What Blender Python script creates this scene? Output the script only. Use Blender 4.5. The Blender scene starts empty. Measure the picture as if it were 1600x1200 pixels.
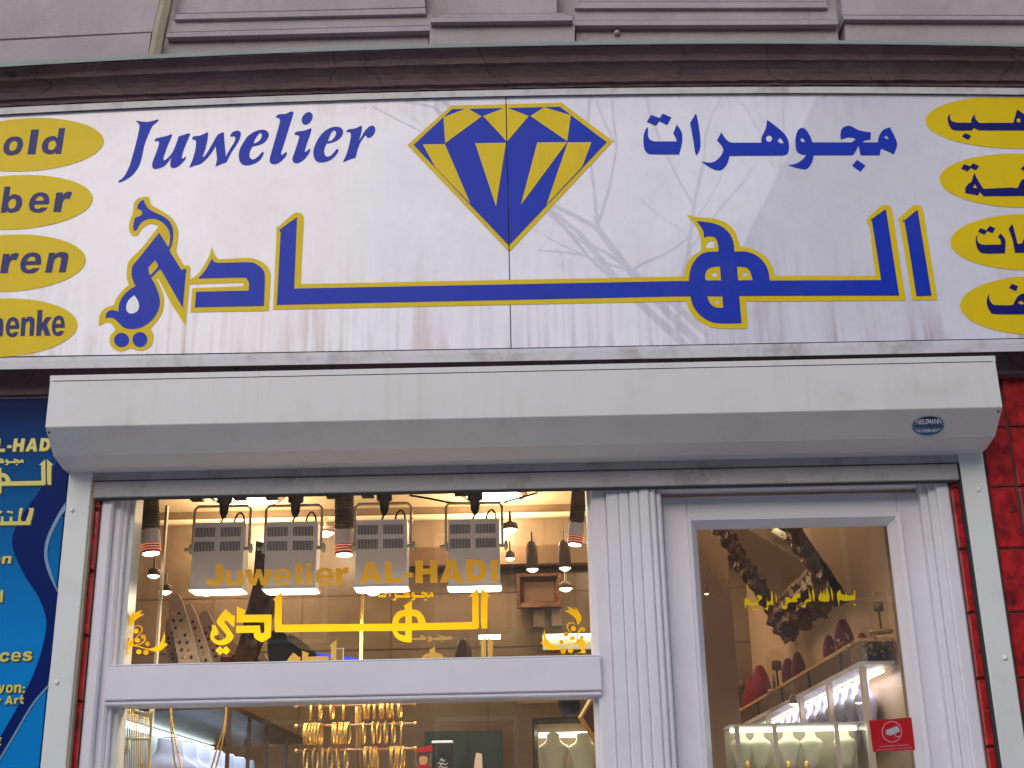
import bpy, math, random
from mathutils import Vector, Matrix, noise as mnoise
from mathutils.geometry import tessellate_polygon
random.seed(7)
R = math.radians
# ------------------------------------------------------------------ camera, world, sun, exposure
TH, RHO, FPX = R(19.5), 0.021, 2017.0
CAM = Vector((0, -4.0, 1.6))
fwd = Vector((0, math.cos(TH), math.sin(TH)))
r0 = Vector((1, 0, 0)); u0 = Vector((0, -math.sin(TH), math.cos(TH)))
rgt = math.cos(RHO)*r0 - math.sin(RHO)*u0
upv = math.sin(RHO)*r0 + math.cos(RHO)*u0
scn = bpy.context.scene
cd = bpy.data.cameras.new('camera'); cam = bpy.data.objects.new('camera', cd)
scn.collection.objects.link(cam)
cd.sensor_width = 36; cd.lens = 36*FPX/1600; cd.clip_start = .05; cd.clip_end = 500
cam.matrix_world = Matrix(((rgt.x, upv.x, -fwd.x, CAM.x), (rgt.y, upv.y, -fwd.y, CAM.y), (rgt.z, upv.z, -fwd.z, CAM.z), (0, 0, 0, 1)))
scn.camera = cam
SUN_EL, SUN_AZ = R(30), R(195)      # a high veiled sun over the street, in front of the shop
w = bpy.data.worlds.new("World"); scn.world = w; w.use_nodes = True
nt = w.node_tree; bg = nt.nodes['Background']
sky = nt.nodes.new('ShaderNodeTexSky'); sky.sky_type = 'NISHITA'; sky.sun_disc = False
sky.sun_elevation = SUN_EL; sky.sun_rotation = SUN_AZ; sky.dust_density = 1.5; sky.air_density = 1.3; sky.ozone_density = 1
nt.links.new(sky.outputs[0], bg.inputs[0]); bg.inputs[1].default_value = 0.15
sl = bpy.data.lights.new('sun', 'SUN'); sl.energy = .55; sl.angle = R(70); sl.color = (1, .97, .95)
so = bpy.data.objects.new('sun', sl); scn.collection.objects.link(so)
sd = Vector((math.sin(SUN_AZ)*math.cos(SUN_EL), math.cos(SUN_AZ)*math.cos(SUN_EL), math.sin(SUN_EL)))
so.rotation_euler = sd.to_track_quat('Z', 'Y').to_euler()
scn.view_settings.view_transform = 'Standard'; scn.view_settings.look = 'None'
scn.view_settings.gamma = 1; scn.view_settings.exposure = 0.47
scn.cycles.max_bounces = 8; scn.cycles.transparent_max_bounces = 12
# ------------------------------------------------------------------ helpers
def ray(px, py):
    return fwd + rgt*((px-800)/FPX) - upv*((py-600)/FPX)
def U(px, py, Y):                    # photo pixel -> point of the place at depth Y
    d = ray(px, py); return CAM + d*((Y-CAM.y)/d.y)
def UX(px, py, X):
    d = ray(px, py); return CAM + d*((X-CAM.x)/d.x)
COL = scn.collection
def tag(o, label=None, cat=None, group=None, kind=None):
    if label: o['label'] = label
    if cat: o['category'] = cat
    if group: o['group'] = group
    if kind: o['kind'] = kind
    return o
def empty(name, loc, label, cat, group=None):
    o = bpy.data.objects.new(name, None); COL.objects.link(o); o.location = loc
    o.empty_display_size = .1
    return tag(o, label, cat, group)
def rootloc(p):
    v = Vector((0, 0, 0))
    while p is not None: v = v + p.location; p = p.parent
    return v
def mk(name, V, F, mat, parent=None, smooth=False, loc=None):
    """one mesh object; V in world coordinates"""
    V = [Vector(v) for v in V]
    if parent is not None: off = rootloc(parent)
    else: off = Vector(loc) if loc is not None else Vector((sum(v.x for v in V)/len(V), sum(v.y for v in V)/len(V), min(v.z for v in V)))
    me = bpy.data.meshes.new(name); me.from_pydata([v-off for v in V], [], F); me.materials.append(mat)
    me.update()
    if smooth:
        for p in me.polygons: p.use_smooth = True
    o = bpy.data.objects.new(name, me); COL.objects.link(o)
    if parent is not None: o.parent = parent
    else: o.location = off
    return o
class MB:
    def __init__(s): s.V = []; s.F = []
    def add(s, V, F):
        n = len(s.V); s.V += [Vector(v) for v in V]; s.F += [tuple(i+n for i in f) for f in F]; return s
    def box(s, x0, x1, y0, y1, z0, z1):
        V = [(x, y, z) for z in (z0, z1) for y in (y0, y1) for x in (x0, x1)]
        return s.add(V, [(0,2,3,1),(4,5,7,6),(0,1,5,4),(2,6,7,3),(0,4,6,2),(1,3,7,5)])
    def bevbox(s, x0, x1, y0, y1, z0, z1, b):
        # front (low y) edges chamfered
        V = [(x0,y1,z0),(x1,y1,z0),(x1,y1,z1),(x0,y1,z1),(x0,y0+b,z0),(x1,y0+b,z0),(x1,y0+b,z1),(x0,y0+b,z1),
             (x0+b,y0,z0+b),(x1-b,y0,z0+b),(x1-b,y0,z1-b),(x0+b,y0,z1-b)]
        F = [(0,3,2,1),(8,9,10,11),(4,5,9,8),(5,6,10,9),(6,7,11,10),(7,4,8,11),(0,1,5,4),(1,2,6,5),(2,3,7,6),(3,0,4,7)]
        return s.add(V, F)
    def prism(s, loop, depth):           # loop: planar 3D points, front; extruded along +Y by depth
        n = len(loop); L = [Vector(p) for p in loop]
        B = [p+Vector((0, depth, 0)) for p in L]
        F = [tuple(range(n)), tuple(range(2*n-1, n-1, -1))] + [(i, n+i, n+(i+1) % n, (i+1) % n) for i in range(n)]
        return s.add(L+B, F)
    def tube(s, pts, r, seg=8, caps=True):
        pts = [Vector(p) for p in pts]; n = len(pts); base = len(s.V)
        rr = r if isinstance(r, (list, tuple)) else [r]*n
        prev = None
        for i, p in enumerate(pts):
            t = (pts[min(i+1, n-1)]-pts[max(i-1, 0)])
            if t.length < 1e-9: t = Vector((0, 0, 1))
            t.normalize()
            if prev is None:
                a = Vector((0, 0, 1)) if abs(t.z) < .9 else Vector((1, 0, 0))
                prev = t.cross(a).normalized()
            else:
                prev = (prev - t*prev.dot(t))
                prev = prev.normalized() if prev.length > 1e-6 else t.orthogonal().normalized()
            b = t.cross(prev)
            for k in range(seg):
                an = 2*math.pi*k/seg
                s.V.append(p + prev*(math.cos(an)*rr[i]) + b*(math.sin(an)*rr[i]))
        for i in range(n-1):
            for k in range(seg):
                a = base+i*seg+k; b2 = base+i*seg+(k+1) % seg
                s.F.append((a, b2, b2+seg, a+seg))
        if caps:
            s.F.append(tuple(base+k for k in reversed(range(seg))))
            s.F.append(tuple(base+(n-1)*seg+k for k in range(seg)))
        return s
    def lathe(s, prof, c, sy=1.0, seg=20, axis='Z', rotz=0):    # prof: (r, z) bottom to top
        base = len(s.V); c = Vector(c); n = len(prof)
        for (r, z) in prof:
            for k in range(seg):
                a = 2*math.pi*k/seg; x = r*math.cos(a); y = r*math.sin(a)*sy
                if axis == 'Z': v = Vector((x*math.cos(rotz)-y*math.sin(rotz), x*math.sin(rotz)+y*math.cos(rotz), z))
                elif axis == 'Y': v = Vector((x, z, y))
                else: v = Vector((z, x, y))
                s.V.append(c+v)
        for i in range(n-1):
            for k in range(seg):
                a = base+i*seg+k; b = base+i*seg+(k+1) % seg
                s.F.append((a, b, b+seg, a+seg))
        s.F.append(tuple(base+k for k in reversed(range(seg)))); s.F.append(tuple(base+(n-1)*seg+k for k in range(seg)))
        return s
    def build(s, name, mat, parent=None, smooth=False, loc=None): return mk(name, s.V, s.F, mat, parent, smooth, loc)
def children(o): return [c for c in bpy.data.objects if c.parent == o]
def copy_tree(o, parent=None):
    c = o.copy(); COL.objects.link(c); c.parent = parent
    for ch in children(o): copy_tree(ch, c)
    return c
# ------------------------------------------------------------------ materials
def mat(name, col, rough=.6, metal=0., spec=.5, noise=0., nscale=8., streak=0., bump=0., bscale=60., dirt=None, dirt_amt=0., dscale=3., vein=None, extra=None, coat=0., trans=0.):
    m = bpy.data.materials.new(name); m.use_nodes = True; t = m.node_tree; N = t.nodes; L = t.links
    b = N['Principled BSDF']; b.inputs['Roughness'].default_value = rough; b.inputs['Metallic'].default_value = metal
    b.inputs['Specular IOR Level'].default_value = spec; b.inputs['Coat Weight'].default_value = coat
    tc = N.new('ShaderNodeTexCoord'); geo = N.new('ShaderNodeNewGeometry')
    out = None
    rgb = N.new('ShaderNodeRGB'); rgb.outputs[0].default_value = (*col, 1); out = rgb.outputs[0]
    def nz(scale, detail=6, vec=None, rough_=.6):
        n = N.new('ShaderNodeTexNoise'); n.inputs['Scale'].default_value = scale; n.inputs['Detail'].default_value = detail
        n.inputs['Roughness'].default_value = rough_
        L.new(vec if vec else geo.outputs['Position'], n.inputs['Vector']); return n.outputs['Fac']
    def ramp(f, a, b_, lo=0., hi=1.):
        r = N.new('ShaderNodeMapRange'); r.inputs[1].default_value = a; r.inputs[2].default_value = b_; r.inputs[3].default_value = lo; r.inputs[4].default_value = hi
        L.new(f, r.inputs[0]); return r.outputs[0]
    def mix(f, c1, c2, mode='MIX'):
        x = N.new('ShaderNodeMix'); x.data_type = 'RGBA'; x.blend_type = mode
        if isinstance(f, float): x.inputs[0].default_value = f
        else: L.new(f, x.inputs[0])
        L.new(c1, x.inputs[6])
        if isinstance(c2, tuple): x.inputs[7].default_value = (*c2, 1)
        else: L.new(c2, x.inputs[7])
        return x.outputs[2]
    def mapv(sc):
        mp = N.new('ShaderNodeMapping'); mp.inputs['Scale'].default_value = sc; L.new(geo.outputs['Position'], mp.inputs[0]); return mp.outputs[0]
    if noise:
        out = mix(ramp(nz(nscale), .3, .7), out, tuple(c*(1-noise) for c in col))
        out = mix(ramp(nz(nscale*7, 4), .35, .75, 0, .6), out, tuple(c*(1-noise*.8) for c in col))
    if streak:
        f1 = ramp(nz(1., 5, mapv((26, 26, 1.1))), .52, .78); f2 = ramp(nz(2.3, 3), .4, .65)
        mm = N.new('ShaderNodeMath'); mm.operation = 'MULTIPLY'; L.new(f1, mm.inputs[0]); L.new(f2, mm.inputs[1])
        m2 = N.new('ShaderNodeMath'); m2.operation = 'MULTIPLY'; L.new(mm.outputs[0], m2.inputs[0]); m2.inputs[1].default_value = streak
        out = mix(m2.outputs[0], out, dirt if dirt else (.2, .16, .15))
    if dirt_amt:
        out = mix(ramp(nz(dscale, 8, None, .7), .5, .72, 0, dirt_amt), out, dirt)
    if vein:
        v = N.new('ShaderNodeTexVoronoi'); v.feature = 'DISTANCE_TO_EDGE'; v.inputs['Scale'].default_value = vein[0]
        wn = N.new('ShaderNodeTexNoise'); wn.inputs['Scale'].default_value = vein[0]*1.3; wn.inputs['Detail'].default_value = 5; L.new(geo.outputs['Position'], wn.inputs[0])
        ad = N.new('ShaderNodeMix'); ad.data_type = 'RGBA'; ad.inputs[0].default_value = .35; L.new(geo.outputs['Position'], ad.inputs[6]); L.new(wn.outputs['Color'], ad.inputs[7])
        L.new(ad.outputs[2], v.inputs['Vector'])
        out = mix(ramp(v.outputs['Distance'], 0, vein[1], vein[3] if len(vein) > 3 else .8, 0), out, vein[2])
    if extra: out = extra(N, L, geo, nz, ramp, mix, mapv, out)
    L.new(out, b.inputs['Base Color'])
    if bump:
        bp = N.new('ShaderNodeBump'); bp.inputs['Strength'].default_value = bump; bp.inputs['Distance'].default_value = .01
        L.new(nz(bscale, 8), bp.inputs['Height']); L.new(bp.outputs[0], b.inputs['Normal'])
    if trans:
        tr = N.new('ShaderNodeBsdfTranslucent'); L.new(out, tr.inputs[0]); mx = N.new('ShaderNodeMixShader'); mx.inputs[0].default_value = trans
        L.new(b.outputs[0], mx.inputs[1]); L.new(tr.outputs[0], mx.inputs[2]); L.new(mx.outputs[0], N['Material Output'].inputs[0])
    return m
def emis(name, col, s, base=(.8, .8, .8)):
    m = bpy.data.materials.new(name); m.use_nodes = True; b = m.node_tree.nodes['Principled BSDF']
    b.inputs['Base Color'].default_value = (*base, 1); b.inputs['Emission Color'].default_value = (*col, 1); b.inputs['Emission Strength'].default_value = s
    return m
def glassmat(name, tint=(1, 1, 1), ior=1.45, gl=1.0):
    m = bpy.data.materials.new(name); m.use_nodes = True; t = m.node_tree; N = t.nodes; L = t.links
    N.remove(N['Principled BSDF'])
    tr = N.new('ShaderNodeBsdfTransparent'); tr.inputs[0].default_value = (*tint, 1)
    g = N.new('ShaderNodeBsdfGlossy'); g.inputs['Roughness'].default_value = 0.01; g.inputs[0].default_value = (gl, gl, gl, 1)
    lw = N.new('ShaderNodeLayerWeight'); pw = N.new('ShaderNodeMath'); pw.operation = 'POWER'; pw.inputs[1].default_value = 5
    L.new(lw.outputs['Facing'], pw.inputs[0]); lw.inputs[0].default_value = .5
    f = N.new('ShaderNodeMath'); f.operation = 'MULTIPLY_ADD'; f0 = ((ior-1)/(ior+1))**2
    L.new(pw.outputs[0], f.inputs[0]); f.inputs[1].default_value = (1-f0)*(.9 if ior > 1.3 else .3); f.inputs[2].default_value = f0
    x = N.new('ShaderNodeMixShader'); L.new(f.outputs[0], x.inputs[0]); L.new(tr.outputs[0], x.inputs[1]); L.new(g.outputs[0], x.inputs[2])
    if ior > 1.4:                      # hazy wash of light painted into the outer glass as a pale film
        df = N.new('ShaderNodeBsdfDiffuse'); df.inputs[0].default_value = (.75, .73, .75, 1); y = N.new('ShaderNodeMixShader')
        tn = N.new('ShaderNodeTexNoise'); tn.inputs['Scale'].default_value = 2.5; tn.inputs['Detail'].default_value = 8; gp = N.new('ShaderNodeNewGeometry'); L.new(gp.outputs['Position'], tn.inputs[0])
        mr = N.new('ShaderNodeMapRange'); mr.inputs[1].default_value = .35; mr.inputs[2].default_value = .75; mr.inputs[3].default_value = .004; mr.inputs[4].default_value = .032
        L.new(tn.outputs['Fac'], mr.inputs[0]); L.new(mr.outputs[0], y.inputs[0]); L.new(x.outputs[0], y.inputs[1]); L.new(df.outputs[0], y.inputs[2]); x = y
    L.new(x.outputs[0], N['Material Output'].inputs[0]); return m
def sign_dirt(N, L, geo, nz, ramp, mix, mapv, out):
    sp = N.new('ShaderNodeSeparateXYZ'); L.new(geo.outputs['Position'], sp.inputs[0])
    low = ramp(sp.outputs[2], ZS0, ZS0+.42, 1, 0.0)
    f1 = ramp(nz(1., 6, mapv((44, 44, 2.2))), .44, .74)
    big = ramp(nz(1., 3, mapv((3.2, 3.2, .8))), .42, .62)
    mb_ = N.new('ShaderNodeMath'); mb_.operation = 'MULTIPLY'; L.new(f1, mb_.inputs[0]); L.new(big, mb_.inputs[1]); f1 = mb_.outputs[0]
    mm = N.new('ShaderNodeMath'); mm.operation = 'MULTIPLY'; L.new(f1, mm.inputs[0]); L.new(low, mm.inputs[1])
    m2 = N.new('ShaderNodeMath'); m2.operation = 'MULTIPLY'; L.new(mm.outputs[0], m2.inputs[0]); m2.inputs[1].default_value = .95
    out = mix(m2.outputs[0], out, (.30, .22, .22))
    hi = ramp(sp.outputs[2], ZS1-.13, ZS1, 0, .45)
    m3 = N.new('ShaderNodeMath'); m3.operation = 'MULTIPLY'; L.new(f1, m3.inputs[0]); L.new(hi, m3.inputs[1])
    out = mix(m3.outputs[0], out, (.33, .28, .28))
    out = mix(ramp(nz(1.7, 4), .45, .7, 0, .28), out, (.50, .46, .56))
    out = mix(ramp(nz(7, 10, None, .8), .48, .7, 0, .32), out, (.50, .48, .58))
    st_ = ramp(nz(1., 4, mapv((7, 7, .9))), .56, .72, 0, .75); lo2 = ramp(sp.outputs[2], ZS0, ZS0+.3, 1, 0)
    m5 = N.new('ShaderNodeMath'); m5.operation = 'MULTIPLY'; L.new(st_, m5.inputs[0]); L.new(lo2, m5.inputs[1])
    out = mix(m5.outputs[0], out, (.36, .22, .24))
    # fine streaks over the middle
    out = mix(ramp(nz(1., 6, mapv((60, 60, 4))), .55, .85, 0, .14), out, (.45, .40, .46))
    return out
ZS0 = U(800, 543, -.12).z; ZS1 = U(800, 151, -.12).z
M = {}
M['sign'] = mat('sign_white', (.76, .74, .85), rough=.012, spec=.5, noise=.07, nscale=4, extra=sign_dirt)
M['blue'] = mat('vinyl_blue', (.010, .038, .46), rough=.35, spec=.12, noise=.12, nscale=9, dirt=(.08, .09, .35), dirt_amt=.3)
M['navy'] = mat('vinyl_navy', (.014, .014, .15), rough=.3, spec=.15, noise=.1)
M['yellow'] = mat('vinyl_yellow', (.76, .54, .008), rough=.35, spec=.15, noise=.1, nscale=5, streak=.25, dirt=(.5, .33, .06))
M['white_mark'] = mat('print_white', (.8, .8, .85), rough=.4)
M['dark_line'] = mat('dark_joint', (.03, .03, .035), rough=.8)
M['alu'] = mat('aluminium_dirty', (.60, .58, .62), rough=.45, metal=.0, noise=.15, nscale=9, dirt=(.18, .14, .13), dirt_amt=.55, dscale=9, bump=.1)
M['alu_lip'] = mat('verdigris_flashing', (.25, .29, .27), rough=.6, noise=.2)
M['box'] = mat('shutter_box_paint', (.69, .67, .68), rough=.42, noise=.05, nscale=2, streak=.35, dirt=(.46, .38, .32), dirt_amt=.28, dscale=5)
M['slat'] = mat('shutter_slat_paint', (.46, .43, .45), rough=.5, noise=.15, nscale=8, dirt=(.12, .09, .08), dirt_amt=.6, dscale=11)
M['rail'] = mat('rail_paint', (.72, .73, .73), rough=.4, noise=.06, nscale=3, dirt=(.4, .38, .34), dirt_amt=.3)
M['frame'] = mat('painted_wood_white', (.78, .75, .82), rough=.38, noise=.06, nscale=4, streak=.2, dirt=(.55, .50, .52), dirt_amt=.25, bump=.05, bscale=25)
M['stone'] = mat('facade_stone', (.45, .40, .425), rough=.85, noise=.22, nscale=2.5, streak=.4, dirt=(.24, .21, .215), dirt_amt=.55, dscale=1.6, bump=.35, bscale=90)
M['cornice'] = mat('cornice_stone', (.155, .09, .10), rough=.8, noise=.35, nscale=5, streak=.5, dirt=(.07, .04, .047), dirt_amt=.8, dscale=3.2, bump=.7, bscale=30, vein=(2.2, .006, (.02, .015, .015), .8))
M['putty'] = mat('yellowed_putty', (.42, .36, .25), rough=.8, noise=.25, nscale=12)
M['lintel'] = mat('painted_lintel', (.22, .21, .23), rough=.7, noise=.15)
M['black'] = mat('black_plastic', (.015, .014, .014), rough=.45)
M['grout'] = mat('grout', (.10, .075, .06), rough=.9, noise=.3)
def tile_extra(N, L, geo, nz, ramp, mix, mapv, out):
    oi = N.new('ShaderNodeObjectInfo')
    ml = N.new('ShaderNodeVectorMath'); ml.operation = 'ADD'
    cx = N.new('ShaderNodeCombineXYZ'); sc = N.new('ShaderNodeMath'); sc.operation = 'MULTIPLY'; sc.inputs[1].default_value = 40
    L.new(oi.outputs['Random'], sc.inputs[0]); L.new(sc.outputs[0], cx.inputs[0])
    L.new(geo.outputs['Position'], ml.inputs[0]); L.new(cx.outputs[0], ml.inputs[1])
    out = mix(ramp(nz(15, 7, ml.outputs[0], .7), .42, .64, 0, .85), out, (.12, .007, .010))
    out = mix(ramp(nz(24, 8, ml.outputs[0], .75), .55, .66, 0, .9), out, (.014, .009, .010))
    return out
M['tile'] = mat('red_glazed_tile', (.50, .018, .022), rough=.16, spec=.6, extra=tile_extra, bump=.25, bscale=25)
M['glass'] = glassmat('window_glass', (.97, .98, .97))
M['glass_int'] = glassmat('cabinet_glass', (.95, .98, .97), 1.10, 1.0)
M['mirror'] = mat('mirror_silver', (.85, .85, .82), rough=.02, metal=1)
M['winyel'] = mat('window_vinyl_amber', (.95, .58, .005), rough=.4, trans=.6)
M['winor'] = mat('window_vinyl_orange', (.82, .42, .004), rough=.4, trans=.35)
M['winpale'] = mat('ghost_and_tag_amber', (.34, .22, .03), rough=.5, trans=.4)  # dim amber of the painted ghost lettering, also of the price tag
M['marble'] = mat('beige_marble_wall', (.235, .165, .11), rough=.3, noise=.38, nscale=3.2, streak=.7, dirt=(.10, .06, .035), dirt_amt=.75, dscale=3.4)
M['tan'] = mat('tan_wall', (.40, .27, .165), rough=.7, noise=.14, nscale=2, dirt=(.36, .24, .14), dirt_amt=.3, dscale=3)
M['ceil'] = mat('cream_ceiling', (.82, .68, .48), rough=.8)
M['brown'] = mat('brown_beam', (.13, .07, .035), rough=.5, noise=.3)
M['gold'] = mat('yellow_gold', (1.0, .66, .20), rough=.27, metal=1, bump=.4, bscale=300)
M['goldframe'] = mat('gilded_frame', (.55, .30, .09), rough=.35, metal=.8, noise=.5, nscale=60)
M['baroque'] = mat('dark_carved_gilt', (.17, .065, .024), rough=.38, metal=.4, noise=.8, nscale=28, bump=1., bscale=55)
M['velvet'] = mat('dark_red_velvet', (.17, .002, .009), rough=.9, noise=.2, nscale=25)
M['cream'] = mat('cream_leatherette', (.62, .60, .44), rough=.5, noise=.08, nscale=10)
M['lilac'] = mat('silvery_display_cloth', (.46, .42, .56), rough=.45, noise=.12, nscale=12)
M['pinkbeige'] = mat('pale_pink_display_board', (.72, .54, .46), rough=.7, noise=.25, nscale=25)
M['lampgrey'] = mat('floodlight_enamel', (.90, .85, .92), rough=.45, noise=.06, nscale=10, dirt=(.6, .52, .52), dirt_amt=.3, dscale=8)
M['lampdark'] = mat('lamp_heatsink', (.18, .13, .10), rough=.5)
M['bracket'] = mat('bracket_steel', (.62, .52, .42), rough=.4, metal=.3)
M['rod'] = mat('copper_rod', (.80, .50, .38), rough=.25, metal=.9)
M['wood'] = mat('honey_wood', (.55, .30, .08), rough=.4, noise=.2, nscale=8)
M['darkwood'] = mat('dark_wood', (.08, .035, .022), rough=.4, noise=.3)
M['teal'] = mat('teal_glazing', (.045, .085, .085), rough=.3, noise=.3, nscale=5, streak=.3)
M['figure_bowl_dark'] = mat('dark_figure_and_bowl', (.03, .03, .045), rough=.9)  # dark tone shared by the painted reflected figure and the vase bowl
M['red_print'] = mat('sticker_red', (.42, .004, .012), rough=.35)
M['pink_print'] = mat('sticker_pink', (.62, .22, .26), rough=.5)
M['grey_print'] = mat('sticker_grey', (.36, .40, .42), rough=.5)
M['skin_print'] = mat('printed_skin', (.55, .28, .15), rough=.6)
M['dried'] = mat('dried_flowers', (.45, .24, .05), rough=.9, noise=.4, nscale=60)
M['ledwhite'] = emis('tube_white', (1, .93, .74), 4)
M['ceillamp'] = emis('ceiling_lamp_glow', (1, .86, .62), 9)
M['floodglow'] = emis('flood_lens', (1, .87, .66), 9)
M['spotglow'] = emis('spot_lens', (1, .82, .55), 9)
M['redglow'] = emis('heated_glow', (1, .16, .05), .75)
M['blueglow'] = emis('blue_tube', (.03, .08, 1), .9, (.02, .03, .3))
# ------------------------------------------------------------------ outline tracing
FR = {'A': (180,165,1600/220), 'B': (380,165,1600/220), 'C': (1000,165,8), 'D': (1200,165,1600/210), 'E': (150,300,10), 'F': (150,420,1422/160),
      'G': (290,320,1400/210), 'H': (1060,320,6), 'I': (1330,310,1059/150), 'K': (600,130,4), 'L': (0,180,1074/170), 'N': (1430,140,6), 'O': (1430,330,6),
      'P': (310,900,1600/260), 'Q': (550,900,1600/260), 'W': (310,860,1600/260), 'X': (550,860,1600/260), 'R': (1150,900,8), 'S': (180,930,10),
      'V': (1060,780,1143/400), 'p': (0,0,1), 'J': (1340,1110,15), 'T': (0,610,5), 't': (0,840,400/120), 'Z': (1400,630,16)}
def loop(txt, frame='p', n=5):
    fx, fy, s = FR[frame]; P = []
    for tok in txt.replace('(', '').replace(')', '').split():
        if tok[0] == '@': fx, fy, s = FR[tok[1]]; continue
        c = tok.endswith('!'); a, b = tok.rstrip('!').split(',')
        P.append((fx+float(a)/s, fy+float(b)/s, c))
    out = []; m = len(P)
    for i in range(m):
        p1, p2 = P[i], P[(i+1) % m]
        out.append((p1[0], p1[1]))
        if p1[2] and p2[2]: continue
        p0 = P[i-1] if not p1[2] else p1; p3 = P[(i+2) % m] if not p2[2] else p2
        for k in range(1, n):
            t = k/n; q = []
            for j in (0, 1):
                q.append(.5*(2*p1[j]+(p2[j]-p0[j])*t+(2*p0[j]-5*p1[j]+4*p2[j]-p3[j])*t*t+(-p0[j]+3*p1[j]-3*p2[j]+p3[j])*t**3))
            out.append(tuple(q))
    return out
def ell(cx, cy, a, b, frame='p', tilt=0., n=48):
    fx, fy, s = FR[frame]; o = []
    for k in range(n):
        t = 2*math.pi*k/n; x = a*math.cos(t); y = b*math.sin(t)
        o.append((fx+(cx+x)/s, fy+(cy+y+tilt*x)/s))
    return o
def stroke(txt, w, frame='p', closed_taper=True):
    fx, fy, s = FR[frame]
    P = [tuple(map(float, t.split(','))) for t in txt.split()]
    m = len(P); pts = []
    for i in range(m-1):
        p0 = P[max(i-1, 0)]; p1 = P[i]; p2 = P[i+1]; p3 = P[min(i+2, m-1)]
        for k in range(5):
            t = k/5
            pts.append(tuple(.5*(2*p1[j]+(p2[j]-p0[j])*t+(2*p0[j]-5*p1[j]+4*p2[j]-p3[j])*t*t+(-p0[j]+3*p1[j]-3*p2[j]+p3[j])*t**3) for j in (0, 1)))
    pts.append(P[-1]); Lf = []; Rt = []; n = len(pts)
    for i, p in enumerate(pts):
        a = pts[max(i-1, 0)]; b = pts[min(i+1, n-1)]; dx, dy = b[0]-a[0], b[1]-a[1]; l = math.hypot(dx, dy) or 1
        ww = w/2*(.45+.55*math.sin(math.pi*(i+.5)/n)) if closed_taper else w/2
        Lf.append((fx+(p[0]-dy/l*ww)/s, fy+(p[1]+dx/l*ww)/s)); Rt.append((fx+(p[0]+dy/l*ww)/s, fy+(p[1]-dx/l*ww)/s))
    return Lf+Rt[::-1]
def sheet(name, loops, mapper, m, parent):
    """flat print: outlines filled (later loops are holes) and laid on a surface"""
    tri = tessellate_polygon([[Vector((x, y, 0)) for x, y in L] for L in loops])
    pts = [q for L in loops for q in L]
    V = [mapper(x, y) for x, y in pts]; F = []
    for t in tri:
        a, b, c = (V[i] for i in t)
        nrm = (b-a).cross(c-a)
        F.append(tuple(t) if nrm.dot(a-CAM) < 0 else tuple(reversed(t)))
    return mk(name, V, F, m, parent)
def onY(Y): return lambda x, y: U(x, y, Y)
def text(name, s, quad, mapper, m, parent, bold=.02, shear=0., full=None):
    """quad: TL TR BL BR photo positions of the ink box"""
    cu = bpy.data.curves.new('lettering', 'FONT'); cu.body = s; cu.offset = bold; cu.shear = shear; cu.resolution_u = 3
    ob = bpy.data.objects.new('tmp', cu); COL.objects.link(ob)
    bpy.context.view_layer.update()
    me = bpy.data.meshes.new_from_object(ob.evaluated_get(bpy.context.evaluated_depsgraph_get()))
    bpy.data.objects.remove(ob)
    xs = [v.co.x for v in me.vertices]; ys = [v.co.y for v in me.vertices]
    x0, x1, y0, y1 = min(xs), max(xs), min(ys), max(ys)
    TL, TR, BL, BR = quad; V = []
    for v in me.vertices:
        a = (v.co.x-x0)/(x1-x0); b = (y1-v.co.y)/(y1-y0)
        x = (TL[0]*(1-a)+TR[0]*a)*(1-b)+(BL[0]*(1-a)+BR[0]*a)*b
        y = (TL[1]*(1-a)+TR[1]*a)*(1-b)+(BL[1]*(1-a)+BR[1]*a)*b
        V.append(mapper(x, y))
    F = [tuple(p.vertices) for p in me.polygons]
    o = mk(name, V, F, m, parent); bpy.data.meshes.remove(me); return o
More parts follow.
